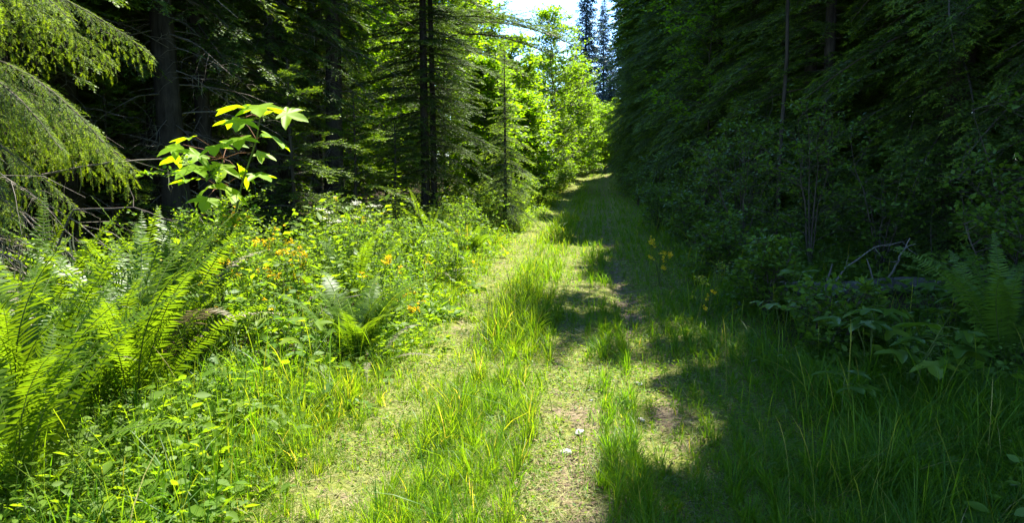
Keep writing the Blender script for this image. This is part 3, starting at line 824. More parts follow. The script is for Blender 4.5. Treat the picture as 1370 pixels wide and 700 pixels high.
# ------------------------------------------------------------------ broadleaved trees and shrubs
def leafy(H, Rr, seed, nl=26, nt=6, leaves=9, size=.09, z0=.15, stems=1, r0=.05, tpl=SIMPLE, up=.8, mat=None, smat=None, flower=None, spread=.0, tint=(.5, .14), flat=.5, wood=True):
    """trunk(s) > limbs > twigs > leaves; returns named part meshes"""
    r = np.random.default_rng(seed)
    gs, gl, gf = Geo(), Geo(), Geo()
    lines = []
    for k in range(stems):
        a = r.uniform(0, 2 * PI); sp = spread * r.uniform(.4, 1) * Rr; hh = H * (1 if k == 0 else r.uniform(.6, 1))
        z = np.linspace(-.05, hh, 9); f = np.clip(z / hh, 0, 1)
        ln = np.stack([np.cos(a) * sp * f ** 1.2, np.sin(a) * sp * f ** 1.2, z], 1) + r.normal(0, .012 * H, (9, 3)) * f[:, None] * [1, 1, 0]
        lines.append(ln)
    Ln = np.stack(lines)
    V, T = tubes(Ln, (r0 * np.linspace(1, .12, 9))[None], 7); gs.add(V, T, .5)
    k = r.integers(0, stems, nl); u = z0 + (1 - z0) * (np.arange(nl) + r.uniform(0, 1, nl)) / nl
    u = np.minimum(u, .985)
    j = np.clip((u * 8).astype(int), 0, 7); f = (u * 8 - j)[:, None]
    b = Ln[k, j] * (1 - f) + Ln[k, j + 1] * f
    a = np.arange(nl) * 2.4 + r.normal(0, .4, nl)
    prof = np.sqrt(np.clip(1 - ((u - .42) / .62) ** 2, .04, 1))
    l1 = Rr * prof * r.uniform(.65, 1.15, nl) / max(1e-3, math.hypot(1, up * .6))
    d = norm(np.stack([np.cos(a), np.sin(a), up * r.uniform(.4, 1.2, nl)], 1))
    s = np.linspace(0, 1, 5)
    P = b[:, None] + d[:, None] * (l1[:, None] * s)[..., None] + np.array([0, 0, -1.]) * (.22 * l1[:, None] * s ** 2)[..., None] + r.normal(0, .03, (nl, 5, 3)) * (l1[:, None, None] * s[None, :, None])
    V, T = tubes(P, (r0 * .35 * np.linspace(1, .3, 5))[None], 4); gs.add(V, T, .5)
    uu = r.uniform(.25, 1, (nl, nt)); i = np.clip((uu * 4).astype(int), 0, 3); ff = (uu * 4 - i)[..., None]; rows = np.arange(nl)[:, None]
    p0 = (P[rows, i] * (1 - ff) + P[rows, i + 1] * ff).reshape(-1, 3)
    d2 = norm(d.repeat(nt, 0) * .7 + rdir(r, nl * nt, -.5, .8))
    l2 = (l1.repeat(nt) * r.uniform(.2, .5, nl * nt) + size)[:, None]
    P2 = np.stack([p0, p0 + d2 * l2 * .5, p0 + d2 * l2 + [0, 0, -.12] * l2], 1)
    V, T = tubes(P2, np.array([[1, .7, .35]]) * r0 * .12 + .001, 3); gs.add(V, T, .5)
    m = nl * nt
    w = r.uniform(.1, 1.05, (m, leaves, 1)); pos = P2[:, None, 0] * (1 - w) + P2[:, None, 2] * w
    ld = norm(d2[:, None] * .6 + rdir(r, m * leaves, -.6, .5).reshape(m, leaves, 3)).reshape(-1, 3)
    pos = pos.reshape(-1, 3) + ld * size * .25
    nrm = norm(np.array([0, 0, 1.]) * (1 + flat) + r.normal(0, .7, (len(pos), 3)))
    tt = np.clip(r.normal(tint[0], tint[1] * .6, m).repeat(leaves) + r.normal(0, tint[1] * .5, len(pos)), 0, 1)
    V, T, t = inst(tpl, pos, frames(ld, nrm), size * r.uniform(.6, 1.2, len(pos)), tt); gl.add(V, T, t)
    out = [('trunk' if stems == 1 else 'stems', gs.mesh('wood', [smat or M['twig']])), ('crown' if stems == 1 else 'foliage', gl.mesh('foliage', [mat or M['alder']]))]
    if flower:
        fm, nf, fs = flower
        tw = r.integers(0, m, max(3, nf // 6)); q = tw[r.integers(0, len(tw), nf)]; w1 = r.uniform(.3, 1.05, (nf, 1)); pf = P2[q, 0] * (1 - w1) + P2[q, 2] * w1 + r.normal(0, fs * .7, (nf, 3)) + [0, 0, fs * .8]
        PF, DF = [], []
        pf5 = pf.repeat(5, 0); df = norm(rdir(r, nf * 5, -.3, 1))
        V, T, t = inst((np.array([[0, 0, 0], [.38, .6, .1], [0, 1, .0], [-.38, .6, .1]]), SIMPLE[1]), pf5, frames(df, rdir(r, nf * 5)), fs, r.uniform(0, 1, nf * 5)); gf.add(V, T, t)
        out.append(('blossoms', gf.mesh('blossoms', [fm])))
    return out


def plant(name, parts, label, cat, x, y, group=None, rz=0., sc=1.):
    t = thing(name, label, cat, x, y, group, rz, sc)
    for pn, me in parts:
        part(pn, me, t)
    return t


ALD = 'sunlit broadleaved trees beyond the twin fir'
for i, (x, y, H, Rr, l) in enumerate((
        (-2.4, 38.5, 8.8, 2.35, 'tall yellow green alder rising into the sky gap left of the track'), (-1.6, 47, 6.9, 2.1, 'yellow green alder leaning over the far end of the track'),
        (-2.0, 58, 6.5, 2.2, 'farthest bright green tree where the track disappears'), (-.2, 66, 5.0, 2.4, 'broad bright bush closing the end of the track'), (.5, 58.5, 4.6, 2.3, 'bright round bush standing across the end of the track'), (2.0, 61.5, 5.2, 2.3, 'sunlit bush tree half behind the far right conifers'), (-.9, 55.5, 3.6, 1.7, 'low lime bush where the track meets the far trees'), (3.6, 63, 4.6, 2.4, 'rightmost bush tree at the end of the track, mostly hidden by the right tree wall'), (.9, 70.5, 4.2, 2.3, 'bright bush beside the right trees at the very end of the track'), (-2.6, 73, 5.0, 2.6, 'bushy tree filling the end of the far gap'), (-6.5, 19.0, 5.6, 1.7, 'glowing tree left of the twin fir, close behind the shaded forest edge'), (-3.1, 41.5, 6.8, 2.3, 'broad lime green tree tucked behind the tall alder'), (-1.4, 52.5, 5.6, 2.0, 'leafy lime green bush tree just past the leaning alder'), (-4.0, 33.0, 5.4, 2.0, 'dense low tree filling the space below the tall alder'), (-2.75, 26.0, 3.6, 1.4, 'small round bright tree beside the far left verge'), (-6.5, 52, 7.5, 2.4, 'pale green tree far behind the tall alder'), (-5.2, 43, 6.0, 2.2, 'bright tree behind and left of the tall alder'), (-4.6, 27.5, 7.6, 1.9, 'bright backlit maple behind the grey young spruce'),
        (-3.5, 30.5, 6.2, 1.7, 'rounded yellow green tree between the young spruce and the tall alder'), (-4.9, 23.6, 7.2, 1.8, 'sunlit tree directly behind the twin fir, its leaves glowing through the boughs'),
        (-7.2, 24.8, 7.5, 2.0, 'backlit tree glowing left of the twin fir'), (-8.6, 22.0, 6.5, 1.9, 'lowest yellow green tree at the shaded forest edge behind the stout trunk'),
        (-3.3, 22.4, 4.2, 1.3, 'small bright tree at the foot of the arching hemlock'), (-5.8, 33, 9.0, 2.2, 'tallest pale green tree behind the sunlit maples'), (-3.4, 35, 4.2, 1.6, 'low bright bushy tree left of the tall alder'))):
    plant('alder_tree', leafy(H, Rr, 500 + i, 100, 9, 16, .15, .03, 1, .035 + .004 * H, up=.9, mat=M['alder'], smat=M['palebark'], tint=(.72, .22)), l, 'tree', x, y, ALD)
plant('alder_tree', leafy(12.5, 2.7, 520, 84, 9, 18, .10, .40, 1, .038, OVATE, .5, M['alder'], M['bark'], tint=(.4, .15)), 'slender broadleaved tree with light leaves high in the right tree wall', 'tree', 2.95, 12.6)
plant('alder_tree', leafy(8.0, 1.6, 521, 50, 8, 16, .085, .30, 1, .032, OVATE, .5, M['alder'], M['bark'], tint=(.35, .15)), 'second broadleaved tree leaning from the right tree wall farther along', 'tree', 2.6, 18.5)

# shaded shrubs below the right wall
SH = 'leafy shrubs under the right tree wall'
for i, (x, y, H, Rr, l) in enumerate((
        (2.15, 11.4, 2.1, .95, 'leafy green shrub at the track side in front of the right tree wall'), (2.75, 9.9, 2.3, 1.0, 'taller leafy shrub behind the pale upright stick'), (1.95, 15.4, 1.8, .9, 'shrub with pale leaves farther along the right verge'),
        (3.5, 9.6, 1.8, .9, 'dark shrub directly behind the fallen log'), (1.7, 20, 1.7, .9, 'low shrub halfway down the right verge'), (1.45, 27, 1.6, .9, 'shrub at the narrow far part of the right verge'),
        (4.0, 7.3, 2.0, 1.0, 'dark leafy shrub beside the fern at the right'), (2.5, 13.2, 2.8, 1.0, 'tallest shaded shrub beneath the slender tree'), (1.7, 7.6, .75, .5, 'low leafy shrub in the shaded grass left of the upright stick'), 
        (1.5, 9.6, .85, .5, 'low shrub behind the yellow flowered stems at the right rut'), (1.55, 12.8, .9, .55, 'knee high shrub on the right verge under the slender tree'), (1.9, 5.9, .55, .4, 'lowest leafy shrub among the thimbleberries'), (3.3, 6.3, 1.1, .7, 'waist high dark shrub behind the shaded fern'), (1.35, 16.8, 1.0, .6, 'small shrub far along the right verge'))):
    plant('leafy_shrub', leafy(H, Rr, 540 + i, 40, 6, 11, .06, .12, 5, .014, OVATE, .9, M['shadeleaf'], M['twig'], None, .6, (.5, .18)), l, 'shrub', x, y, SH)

# bank shrubs with flowers
FL = 'flowering shrubs on the sunlit bank and verges'
for i, (x, y, H, Rr, ls, fl, l) in enumerate((
        (-3.06, 6.75, .85, .55, .026, (M['yellow'], 230, .024), 'bushy shrub thick with golden yellow flowers on the left bank'), (-2.98, 5.5, 1.5, .55, .032, (M['yellow'], 90, .024), 'tall thin shrub with yellow flowers below the maple sapling'),
        (-1.95, 6.75, .62, .42, .024, (M['yellow'], 110, .022), 'low shrub with yellow flowers behind the bright bracken'), (-1.85, 9.2, .75, .42, .026, (M['yellow'], 24, .022), 'shrub with sparse yellow flowers beside the tall grass'),
        (-3.35, 9.8, .95, .6, .028, (M['yellow'], 30, .022), 'green shrub with a few yellow flowers at the crest of the bank'), (-2.75, 8.4, .8, .55, .030, None, 'dense small leaved shrub with no flowers on the crest of the bank'),
        (-4.0, 7.3, 1.0, .6, .030, (M['orange'], 26, .02), 'dark leaved shrub with scattered orange flowers at the forest edge'), (-2.5, 10.6, .7, .55, .03, None, 'low pale green shrub behind the flowering ones'),
        (-2.35, 13.3, .8, .6, .034, None, 'rounded bright shrub in front of the young spruce'), (-2.3, 16.0, .9, .6, .04, None, 'bright shrub at the foot of the young spruce'), (-2.2, 22, 1.0, .7, .05, None, 'bright bush beyond the dark fern by the left wheel track'),
        (-2.1, 28, 1.2, .8, .06, None, 'far bright bush on the left verge'), (-1.9, 34, 1.2, .8, .07, None, 'farther bright bush under the tall alder'), (-1.9, 42, 1.3, .9, .08, None, 'small bright bush near the end of the track'),
        (.80, 9.5, .75, .26, .020, (M['yellow'], 80, .023), 'spindly shrub with yellow flowers at the right wheel track'), (1.12, 7.5, .7, .24, .018, (M['yellow'], 24, .020), 'spindly stems with few yellow flowers in the right grass'))):
    plant('flowering_shrub' if fl else 'leafy_shrub', leafy(H, Rr, 560 + i, 34 if Rr > .3 else 16, 6, 9, ls * 1.15, .15, 6, .006, OVATE, 1.1, M['forb'], M['stem'], fl, .7, (.55, .2)), l, 'shrub', x, y, FL)


# maple sapling
def maple_sapling():
    t = thing('maple_sapling', 'maple sapling with big glowing lime leaves in front of the dark forest', 'sapling', -3.03, 5.6)
    r = np.random.default_rng(600)
    gs, gl = Geo(), Geo()
    ln = np.array([[0, 0, -.05], [.0, .02, .5], [.03, .03, .95], [.02, .05, 1.32], [.05, .06, 1.55]]); ln2 = np.array([[.0, .02, .5], [.08, .04, .9], [.2, .06, 1.35], [.33, .08, 1.7], [.36, .1, 1.88]])
    for q in (ln, ln2):
        V, T = tubes(q[None], np.array([[.011, .010, .008, .006, .004]]), 6); gs.add(V, T, .5)
    # petiole root, leaf base, leaf size, direction
    L = [(ln[4], (-.27, -.05, 1.66), .23, (-.9, -.7, -.35)), (ln[4], (-.20, .1, 1.50), .30, (-.5, -.8, -.30)), (ln[4], (.12, -.05, 1.52), .24, (.5, -.8, -.45)), (ln[4], (.15, .1, 1.47), .23, (1, -.2, -.40)),
         (ln[3], (-.12, -.1, 1.40), .24, (-.7, -.7, -.45)), (ln[3], (.17, -.08, 1.34), .27, (.8, -.7, -.55)), (ln[3], (-.18, .12, 1.30), .20, (-.9, .2, -.3)), (ln[4], (.02, .2, 1.66), .20, (.1, 1, .1)),
         (ln2[4], (.28, -.02, 1.95), .28, (-.5, -.8, -.25)), (ln2[4], (.42, -.02, 1.97), .29, (.5, -.8, -.30)), (ln2[4], (.54, .12, 1.92), .26, (1, -.1, -.35)), (ln2[3], (.50, .0, 1.74), .24, (.9, -.5, -.45)),
         (ln2[3], (.22, .1, 1.86), .24, (-.9, -.2, -.25)), (ln2[4], (.38, .26, 1.94), .22, (.2, 1, 0)), (ln[4], (.26, .14, 1.6), .20, (.9, .1, -.3)), (ln[2], (.14, -.1, 1.1), .16, (.8, -.6, -.4)), (ln[2], (-.1, -.1, 1.12), .17, (-.8, -.6, -.4)),
         (ln2[3], (.30, -.14, 1.72), .22, (.1, -1, -.5)), (ln[4], (-.02, -.16, 1.60), .24, (-.2, -1, -.45))]
    L = L + [(ln[4], (-.1, -.12, 1.72), .22, (-.6, -.8, -.3)), (ln[4], (.1, -.14, 1.66), .2, (.3, -1, -.5)), (ln[3], (.02, -.16, 1.26), .22, (0, -1, -.6)), (ln2[4], (.34, -.14, 1.86), .22, (-.1, -1, -.6)), (ln[4], (-.34, .05, 1.56), .22, (-1, -.1, -.3)), (ln[3], (.3, .05, 1.44), .22, (1, -.4, -.5))]
    for b, p, s, d in L:
        p = np.array(p); d = np.array(d, float)
        q = np.array([.1 if p[0] < .25 else .34, 0, p[2]]); p = q + (p - q) * [.85, 1, 1]
        mid = (b + p) / 2 + [0, 0, .02]
        V, T = tubes(np.stack([b, mid, p])[None], np.array([[.0032, .0026, .0022]]), 5); gs.add(V, T, .5, 1)
        B = frames(d[None] + r.normal(0, .15, (1, 3)), norm(np.array([[.12, .1, 1.]]) + r.normal(0, .25, (1, 3))))
        V, T, tt = inst(MAPLE, p[None], B, s * .92, r.uniform(.35, .9)); gl.add(V, T, tt)
    part('stem', gs.mesh('stem', [M['stem'], M['redstem']]), t); part('foliage', gl.mesh('foliage', [M['mapleleaf']]), t)


maple_sapling()


# broad leaved thimbleberries
def thimbleberry(x, y, stems, size, seed, label, mat, group=None):
    t = thing('thimbleberry_plant', label, 'plant', x, y, group)
    r = np.random.default_rng(seed); gs, gl = Geo(), Geo()
    for k in range(stems):
        a = r.uniform(0, 2 * PI); h = size * 3.0 * r.uniform(.6, 1.15); o = np.array([math.cos(a), math.sin(a), 0])
        top = o * h * .28 + [0, 0, h]
        P = np.stack([o * .03 + [0, 0, -.03], o * h * .1 + [0, 0, h * .55], top])[None]
        V, T = tubes(P, np.array([[.005, .004, .003]]), 5); gs.add(V, T, .4)
        for j in range(4):
            aa = a + j * 1.8 + r.normal(0, .4); d = np.array([math.cos(aa), math.sin(aa), -.12 + r.normal(0, .12)])
            b = P[0, 1] * (1 - j * .0) * .35 + top * .65 if j > 1 else top
            p = b + d * size * .45 + [0, 0, .02]
            V, T = tubes(np.stack([b, (b + p) / 2 + [0, 0, .015], p])[None], np.array([[.002, .0018, .0015]]), 4); gs.add(V, T, .4)
            V, T, tt = inst(MAPLE if j % 2 else TRILOBE, p[None], frames(d[None], norm(np.array([[0, 0, 1.]]) + r.normal(0, .15, (1, 3)))), size * r.uniform(.75, 1.2), r.uniform(.2, .9)); gl.add(V, T, tt)
    part('stems', gs.mesh('stems', [M['stem']]), t); part('foliage', gl.mesh('foliage', [mat]), t)


TH = 'broad leaved thimbleberry plants'
for i, (x, y, n, s, l) in enumerate(((2.03, 4.9, 3, .21, 'thimbleberry with large pale green lobed leaves in the right shade'), (1.95, 5.4, 3, .18, 'thimbleberry with one yellowish leaf left of the largest leaved one'), (1.48, 4.5, 1, .15, 'single low broad leaved plant in the right grass near the track'),
                                    (1.62, 6.6, 2, .18, 'small broad leaved plant below the pale upright stick'), (2.6, 5.9, 3, .17, 'dark broad leaved plant beside the shaded fern'), (3.0, 6.8, 3, .16, 'broad leaved plant in front of the fallen log end'))):
    thimbleberry(x, y, n, s, 620 + i, l, M['shadeleaf'], TH)
for i, (x, y, n, s, l) in enumerate(((-2.3, 5.3, 2, .15, 'broad pale leaved plant between the sword ferns and the bracken'), (-2.15, 4.85, 2, .13, 'low broad leaved plant at the right foot of the sword ferns'), (-2.9, 4.9 + .6, 3, .16, 'broad leaved plant at the foot of the maple sapling'),
                                    (-3.5, 8.9, 3, .15, 'broad leaved plant by the white flower heads'), (-1.95, 3.9, 2, .09, 'little broad leaved plant in the near left grass'))):
    thimbleberry(x, y, n, s, 640 + i, l, M['forb'], TH)


# ------------------------------------------------------------------ ferns
def frond(L, th0, th1, W, seed, pairs=44, bip=False, wid=.0062):
    r = np.random.default_rng(seed); S = 24
    s = np.linspace(0, 1, S); th = np.radians(th0 + (th1 - th0) * s ** 1.4); ds = L / (S - 1)
    x = np.concatenate([[0], np.cumsum(np.sin(th[:-1]) * ds)]); z = np.concatenate([[0], np.cumsum(np.cos(th[:-1]) * ds)])
    yb = r.normal(0, .07) * L * s ** 2
    ln = np.stack([x, yb, z], 1); g = Geo()
    V, T = tubes(ln[None], (.0036 * np.linspace(1, .25, S))[None], 4); g.add(V, T, .55, 1)
    u = np.linspace(.13, .985, pairs); tan = norm(np.gradient(ln, axis=0))
    f = lambda a: np.stack([np.interp(u, s, a[:, k]) for k in range(3)], 1)
    p = f(ln); t = norm(f(tan)); lat = norm(np.cross(t, np.cross([0, 1., 0], t)) * 0 + np.array([0, 1., 0])); nr = norm(np.cross(t, lat))
    nr = np.where(nr[:, 2:3] < 0, -nr, nr)
    prof = (np.minimum(1, (1 - u) / (.45 if not bip else .8)) ** .8 * (.62 + .38 * np.minimum(1, (u - .1) / .2)))
    for sg in (1, -1):
        pl = W * prof * r.uniform(.76, 1.1, pairs) * np.where(r.uniform(0, 1, pairs) < .04, .25, 1)
        d = norm(lat * sg + t * r.normal(.22, .10, (pairs, 1)) + nr * r.normal(.12, .13, (pairs, 1)))
        tint = np.clip(.42 + r.normal(0, .08, pairs) + .15 * u, 0, 1)
        if not bip:
            k = np.linspace(0, 1, 4)
            P = p[:, None] + d[:, None] * (pl[:, None] * k)[..., None] - nr[:, None] * (pl[:, None] * .16 * k ** 2)[..., None]
            V, T = ribbons(P, wid * np.array([.75, 1.0, .75, .06])[None] * (.5 + .5 * prof)[:, None], t)
            g.add(V, T, np.repeat(tint, 8))
        else:
            q = 11; k = np.linspace(.06, .97, q)
            b = p[:, None] + d[:, None] * (pl[:, None] * k)[..., None] - nr[:, None] * (pl[:, None] * .12 * k ** 2)[..., None]
            for s2 in (1, -1):
                dd = norm(t * s2 + d * .45)[:, None].repeat(q, 1).reshape(-1, 3)
                sz = (pl[:, None] * .30 * (1.05 - k)[None] + .004).ravel()
                V, T, tt = inst((np.array([[0, 0, 0], [.22, .35, 0], [0, 1, -.1], [-.22, .35, 0]]), SIMPLE[1]), b.reshape(-1, 3), frames(dd, nr.repeat(q, 0)), sz, np.repeat(tint, q)); g.add(V, T, tt)
    return g


FROND = {}


def frond_meshes(kind, mat):
    key = (kind, mat.name)
    if key not in FROND:
        rf = np.random.default_rng(len(FROND) + 5)
        out = []
        for i in range(7):
            if kind == 'sword':
                g = frond(1.0 * rf.uniform(.85, 1.1), rf.uniform(2, 14), rf.uniform(42, 100), .088, 700 + i, 52, wid=.0064)
            elif kind == 'lady':
                g = frond(.8, rf.uniform(8, 22), rf.uniform(60, 95), .17, 720 + i, 24, True)
            else:
                g = frond(.9, rf.uniform(35, 55), rf.uniform(110, 130), .05, 740 + i, 46, wid=.0038)
            out.append(g.mesh('frond', [mat, M['stem'] if kind != 'dead' else M['deadwood']]))
        FROND[key] = out
    return FROND[key]


def fern(x, y, n, sc, label, seed, kind='sword', mat=None, group=None, lean=0., cat='fern'):
    sc = sc * 1.2; n = int(n * 1.3) if kind == 'sword' else n
    mat = mat or M['fern']
    t = thing('sword_fern' if kind == 'sword' else 'bracken_fern' if kind == 'lady' else 'withered_fern', label, cat, x, y, group)
    ms = frond_meshes(kind, mat); r = np.random.default_rng(seed)
    for i in range(n):
        old = kind == 'sword' and seed in (803, 804, 805, 812) and r.uniform() < .06
        mm = frond_meshes('sword', M['deadfern']) if old else ms
        o = part('frond', mm[r.integers(len(mm))], t)
        if old:
            o['label'] = 'withered brown frond'
        a = i * 2.4 + r.normal(0, .3)
        inner = i / n
        o.rotation_mode = 'XYZ'
        o.rotation_euler = (r.normal(0, .22), rad(18 if old else 0) + rad(r.uniform(-7, 7) + 22 * (1 - inner) - 11 + 6 * lean), a)
        o.location = (.05 * math.cos(a), .05 * math.sin(a), 0)
        s = sc * r.uniform(.72, 1.12); o.scale = (s, s, s)
    return t


FN = 'ferns on the sunlit bank'
fern(-2.72, 3.95, 24, 1.18, 'largest sword fern in the near left, its fronds tallest in the middle', 801, group=FN)
fern(-2.92, 3.3, 22, 1.12, 'near left sword fern cut off by the lower left picture corner', 802, group=FN)
fern(-3.15, 4.85, 20, 1.15, 'sword fern with fronds leaning right behind the largest fern', 803, group=FN)
fern(-3.80, 4.45, 20, 1.12, 'sword fern with silvery upright fronds at the left below the drooping spruce', 804, group=FN)
fern(-3.4, 3.85, 18, 1.08, 'sword fern at the left margin between the two nearest ferns', 805, group=FN)
fern(-2.45, 2.75, 20, 1.0, 'sword fern lowest in the near left corner, mostly its top fronds in view', 818, group=FN)
fern(-1.92, 5.6, 15, .95, 'bright yellow green bracken clump in the middle of the bank', 806, 'lady', group=FN)
fern(-2.1, 11.9, 16, .85, 'bright upright fern where the bank meets the left wheel track', 807, 'lady', group=FN)
fern(-3.75, 8.2, 12, .80, 'upright pale bracken fronds at the crest of the bank near the dark forest', 808, 'lady', group=FN)
fern(-2.3, 19.9, 16, .95, 'dark sword fern in shadow at the left wheel track far ahead', 809, group=FN)
fern(-2.95, 12.8, 14, .85, 'sword fern under the small hemlock on the left bank', 810, group=FN)
fern(-2.5, 17.8, 14, .9, 'sword fern beneath the young grey spruce', 811, group=FN)
fern(-2.55, 7.5, 12, .75, 'small sword fern among the yellow flowers', 812, group=FN)
fern(-3.3, 11.2, 12, .75, 'bracken on the bank crest before the low hemlocks', 813, 'lady', group=FN)
fern(-2.05, 25.5, 14, .95, 'bright sword fern on the far left verge', 814, group=FN)
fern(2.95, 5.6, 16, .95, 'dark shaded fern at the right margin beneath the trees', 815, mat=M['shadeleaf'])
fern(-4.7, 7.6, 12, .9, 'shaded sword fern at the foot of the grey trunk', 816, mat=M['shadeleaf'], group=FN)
fern(-2.75, 6.2, 4, .75, 'withered pale fern fronds left of the yellow flowers', 821, 'dead', M['deadfern'], 'withered ferns')
fern(-1.75, 5.5, 4, .6, 'withered frond arching beside the bright bracken', 822, 'dead', M['deadfern'], 'withered ferns')
fern(-2.15, 9.3, 5, .7, 'withered grey fronds on the bank near the shrub beside the tall grass', 823, 'dead', M['deadfern'], 'withered ferns')


# ------------------------------------------------------------------ white flower heads
def umbels(x, y, seed, label):
    t = thing('white_umbel_flower', label, 'flower', x, y, 'white flower heads on the bank')
    r = np.random.default_rng(seed); gs, gf = Geo(), Geo()
    for k in range(5):
        a = r.uniform(0, 6.28); h = r.uniform(.75, 1.0); top = np.array([math.cos(a) * .16, math.sin(a) * .16, h])
        V, T = tubes(np.stack([[0, 0, -.02], top * .5 + [0, 0, .05], top])[None], np.array([[.005, .004, .003]]), 5); gs.add(V, T, .4)
        n = 40; p = top + np.stack([r.normal(0, .035, n), r.normal(0, .035, n), r.normal(.015, .008, n)], 1)
        V, T, tt = inst(SIMPLE, p, frames(rdir(r, n, -.2, .4), norm(np.array([0, 0, 1.]) + r.normal(0, .3, (n, 3)))), .022, r.uniform(0, 1, n)); gf.add(V, T, tt)
        V, T = tubes(np.stack([np.repeat(top[None] - [0, 0, .03], n, 0), p], 1), np.array([[.001, .0008]]), 3); gs.add(V, T, .4)
    part('stems', gs.mesh('stems', [M['stem']]), t); part('flower_heads', gf.mesh('flower_heads', [M['white']]), t)


umbels(-3.3, 8.75, 830, 'white umbel flower heads standing highest on the bank crest'); umbels(-2.95, 9.2, 831, 'white umbel flower heads slightly lower and right of the highest ones')


# ------------------------------------------------------------------ log, sticks, stones
def log():
    t = thing('fallen_log', 'grey broken log lying in the shade below the right trees', 'log', 2.9, 8.35, rz=rad(6))
    r = np.random.default_rng(840); S = 22
    x = np.linspace(-.85, .75, S); P = np.stack([x, .03 * np.sin(x * 3), .11 + .02 * np.sin(x * 2)], 1)
    V, T = tubes(P[None], (.085 + .012 * np.sin(x * 5))[None], 16); V = V + r.normal(0, .0035, V.shape)
    k = 16; g = Geo(); g.add(V, T, .5)
    for e, s in ((0, -1), (S - 1, 1)):                       # splintered ends
        ring = V[e * k:(e + 1) * k]; c = P[e] + [s * .05, 0, 0]
        for j in range(k):
            tip = ring[j] * .7 + c * .3 + [s * r.uniform(.02, .12), 0, 0]
            g.add(np.stack([ring[j], ring[(j + 1) % k], tip]), [[0, 1, 2]], .5, 1); g.add(np.stack([ring[j], c, tip]), [[0, 1, 2]], .5, 1); g.add(np.stack([ring[(j + 1) % k], c, tip]), [[0, 1, 2]], .5, 1)
    part('trunk', g.mesh('trunk', [M['logbark'], M['deadwood']]), t)
    g = Geo()
    for b, d, L in (((.1, 0, .17), (-.3, .1, 1), .25), ((-.4, .02, .18), (.35, .2, .9), .2), ((.5, -.06, .12), (.5, -.8, .3), .22)):
        b = np.array(b); d = np.array(d)
        P = np.stack([b, b + d * L * .5 + [.01, .01, 0], b + d * L])[None]; V, T = tubes(P, np.array([[.014, .010, .006]]), 7); g = Geo(); g.add(V, T, .5)
        part('branch_stub', g.mesh('branch_stub', [M['deadwood']]), t)
    


log()


def stick(P, r0, label, seed, twigs=4, mat='deadwood'):
    r = np.random.default_rng(seed); P = np.array(P, float); o = P[0].copy(); z0 = float(gz(o[0], o[1]))
    n = 12; u = np.linspace(0, len(P) - 1, n); Q = np.stack([np.interp(u, np.arange(len(P)), P[:, k]) for k in range(3)], 1) - [o[0], o[1], 0]
    Q = Q + r.normal(0, .006, Q.shape); g = Geo()
    V, T = tubes(Q[None], (r0 * np.linspace(1, .35, n))[None], 7); g.add(V, T, .5)
    for i in range(twigs):
        b = Q[r.integers(3, n)]; d = norm(norm(Q[-1] - Q[0]) * .8 + rdir(r, 1)[0]) * r.uniform(.1, .25)
        V, T = tubes(np.stack([b, b + d * .5 + r.normal(0, .01, 3), b + d])[None], np.array([[.4, .3, .15]]) * r0, 5); g.add(V, T, .5)
    solo('dead_branch', g.mesh('dead_branch', [M[mat]]), label, 'branch', (o[0], o[1], z0), 'dead branches')


stick([(1.88, 7.8, -.03), (1.93, 7.85, .35), (2.02, 7.9, .75)], .013, 'pale thin stick standing upright at the right verge', 850)
stick([(3.15, 8.5, .0), (3.28, 8.5, .35), (3.42, 8.55, .62)], .016, 'pale crooked branch rising from the end of the fallen log', 851)
stick([(2.55, 8.4, .1), (2.8, 8.5, .38), (3.1, 8.6, .55), (3.4, 8.7, .6)], .012, 'thin dead branch leaning over the fallen log', 852)
stick([(-3.05, 10.2, 0), (-3.02, 10.2, .6), (-3.08, 10.2, 1.0)], .010, 'bare dark twig sticking up behind the white flower heads', 853, 5, 'twig')
stick([(-2.65, 10.9, 0), (-2.6, 10.9, .6), (-2.72, 10.9, .95)], .011, 'bare forked twig standing on the bank before the low hemlocks', 854, 5, 'twig')
stick([(-2.55, 6.0, .05), (-2.3, 6.2, .32), (-1.95, 6.3, .4)], .010, 'pale dead branch lying across the leaves left of the bracken', 855, 5)
stick([(-4.2, 5.0, .3), (-3.8, 4.95, 1.1), (-3.3, 5.0, 1.12), (-2.95, 5.1, .95)], .009, 'thin brown dead branch arching over the sword ferns', 856, 6, 'twig')


def stone(x, y, s, seed, label, flat=.4):
    r = np.random.default_rng(seed)
    import bmesh
    bm = bmesh.new(); bmesh.ops.create_icosphere(bm, subdivisions=3, radius=1)
    V = np.array([v.co[:] for v in bm.verts]); T = np.array([[v.index for v in f.verts] for f in bm.faces]); bm.free()
    for _ in range(7):                                        # knock facets off the pebble
        d = rdir(r, 1)[0]; h = V @ d; c = r.uniform(.55, .85); V = V - np.maximum(h - c, 0)[:, None] * d * .9
    V = V * [1, r.uniform(.6, .85), flat] + r.normal(0, .008, V.shape)
    g = Geo(); g.add(V * s, T, .5)
    solo('stone', g.mesh('stone', [M['stone']]), label, 'stone', (x, y, float(gz(x, y)) + s * flat * .25), 'pale stones in the wheel track', r.uniform(0, 6))


for i, (x, y, s, l) in enumerate(((-.09, 4.28, .045, 'pale flat stone on bare soil, the farther of the two white ones'), (-.15, 3.95, .045, 'pale flat stone on bare soil, the nearer of the two white ones'), (-.38, 3.25, .028, 'small pale pebble near the bottom of the track'),
                                  (-.3, 3.05, .022, 'tiny grey pebble lowest in the track'), (.3, 4.6, .03, 'grey stone in the shaded right rut'), (.33, 5.4, .035, 'larger grey stone farther up the shaded right rut'), (-.95, 5.2, .03, 'grey stone at the grassy edge of the left wheel track'), (-.02, 4.9, .02, 'small brown pebble beyond the white stones'))):
    stone(x, y, s, 860 + i, l)

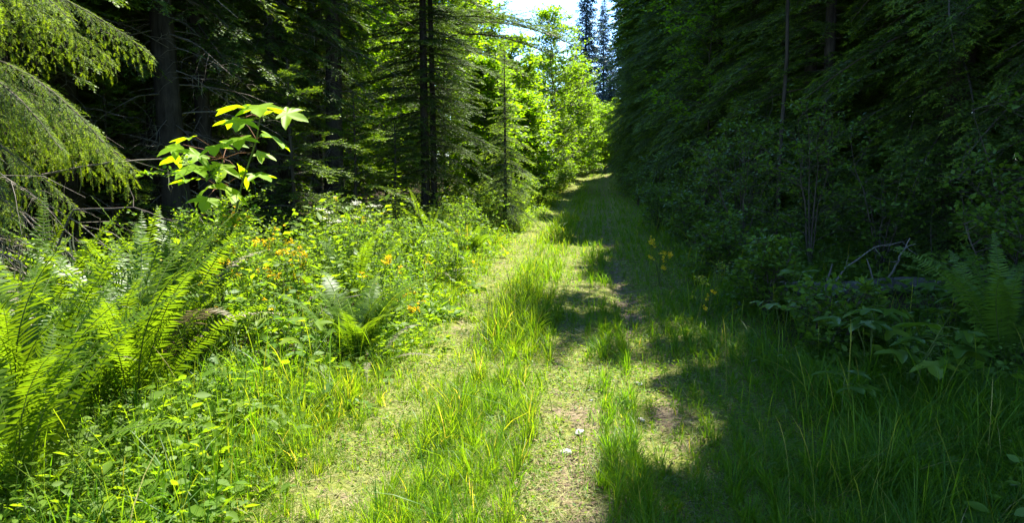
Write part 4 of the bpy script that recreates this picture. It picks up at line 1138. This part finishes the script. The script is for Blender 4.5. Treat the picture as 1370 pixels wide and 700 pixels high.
# ------------------------------------------------------------------ light, sky, camera
w = bpy.data.worlds.new('World'); bpy.context.scene.world = w; w.use_nodes = True
nt = w.node_tree; nt.nodes.clear()
sky = nt.nodes.new('ShaderNodeTexSky'); sky.sky_type = 'NISHITA'; sky.sun_disc = False
sky.sun_elevation = rad(SUN_EL); sky.sun_rotation = rad(SUN_AZ); sky.air_density = .9; sky.dust_density = 0; sky.ozone_density = 9; sky.altitude = 300
bg = nt.nodes.new('ShaderNodeBackground'); bg.inputs['Strength'].default_value = .15
out = nt.nodes.new('ShaderNodeOutputWorld'); nt.links.new(sky.outputs[0], bg.inputs[0]); nt.links.new(bg.outputs[0], out.inputs[0])

from mathutils import Vector
sd = bpy.data.lights.new('sun', 'SUN'); sd.energy = 4.6; sd.angle = rad(.5); sd.color = (1, .95, .86)
so = bpy.data.objects.new('sun', sd); C.objects.link(so)
el, az = rad(SUN_EL), rad(SUN_AZ)
to_sun = Vector((math.sin(az) * math.cos(el), math.cos(az) * math.cos(el), math.sin(el)))
so.rotation_euler = to_sun.to_track_quat('Z', 'Y').to_euler(); so.location = (10, 10, 40)

cd = bpy.data.cameras.new('camera'); cam = bpy.data.objects.new('camera', cd); C.objects.link(cam)
cd.sensor_width = 36; cd.lens = 26; cd.clip_start = .05; cd.clip_end = 2000
cam.location = (0, 0, 1.6); cam.rotation_euler = (rad(90 - 7.8), 0, rad(6.6))
S = bpy.context.scene; S.camera = cam
S.render.engine = 'CYCLES'
S.view_settings.view_transform = 'Standard'; S.view_settings.look = 'None'; S.view_settings.gamma = 1; S.view_settings.use_curve_mapping = False
S.view_settings.exposure = 2.2
cy = S.cycles
cy.max_bounces = 7; cy.diffuse_bounces = 4; cy.glossy_bounces = 2; cy.transmission_bounces = 5; cy.transparent_max_bounces = 4
cy.caustics_reflective = False; cy.caustics_refractive = False
cy.use_denoising = True; cy.denoiser = 'OPENIMAGEDENOISE'; cy.denoising_input_passes = 'RGB_ALBEDO_NORMAL'; cy.denoising_prefilter = 'ACCURATE'
cy.sample_clamp_indirect = 6; cy.sample_clamp_direct = 0
cy.use_adaptive_sampling = False
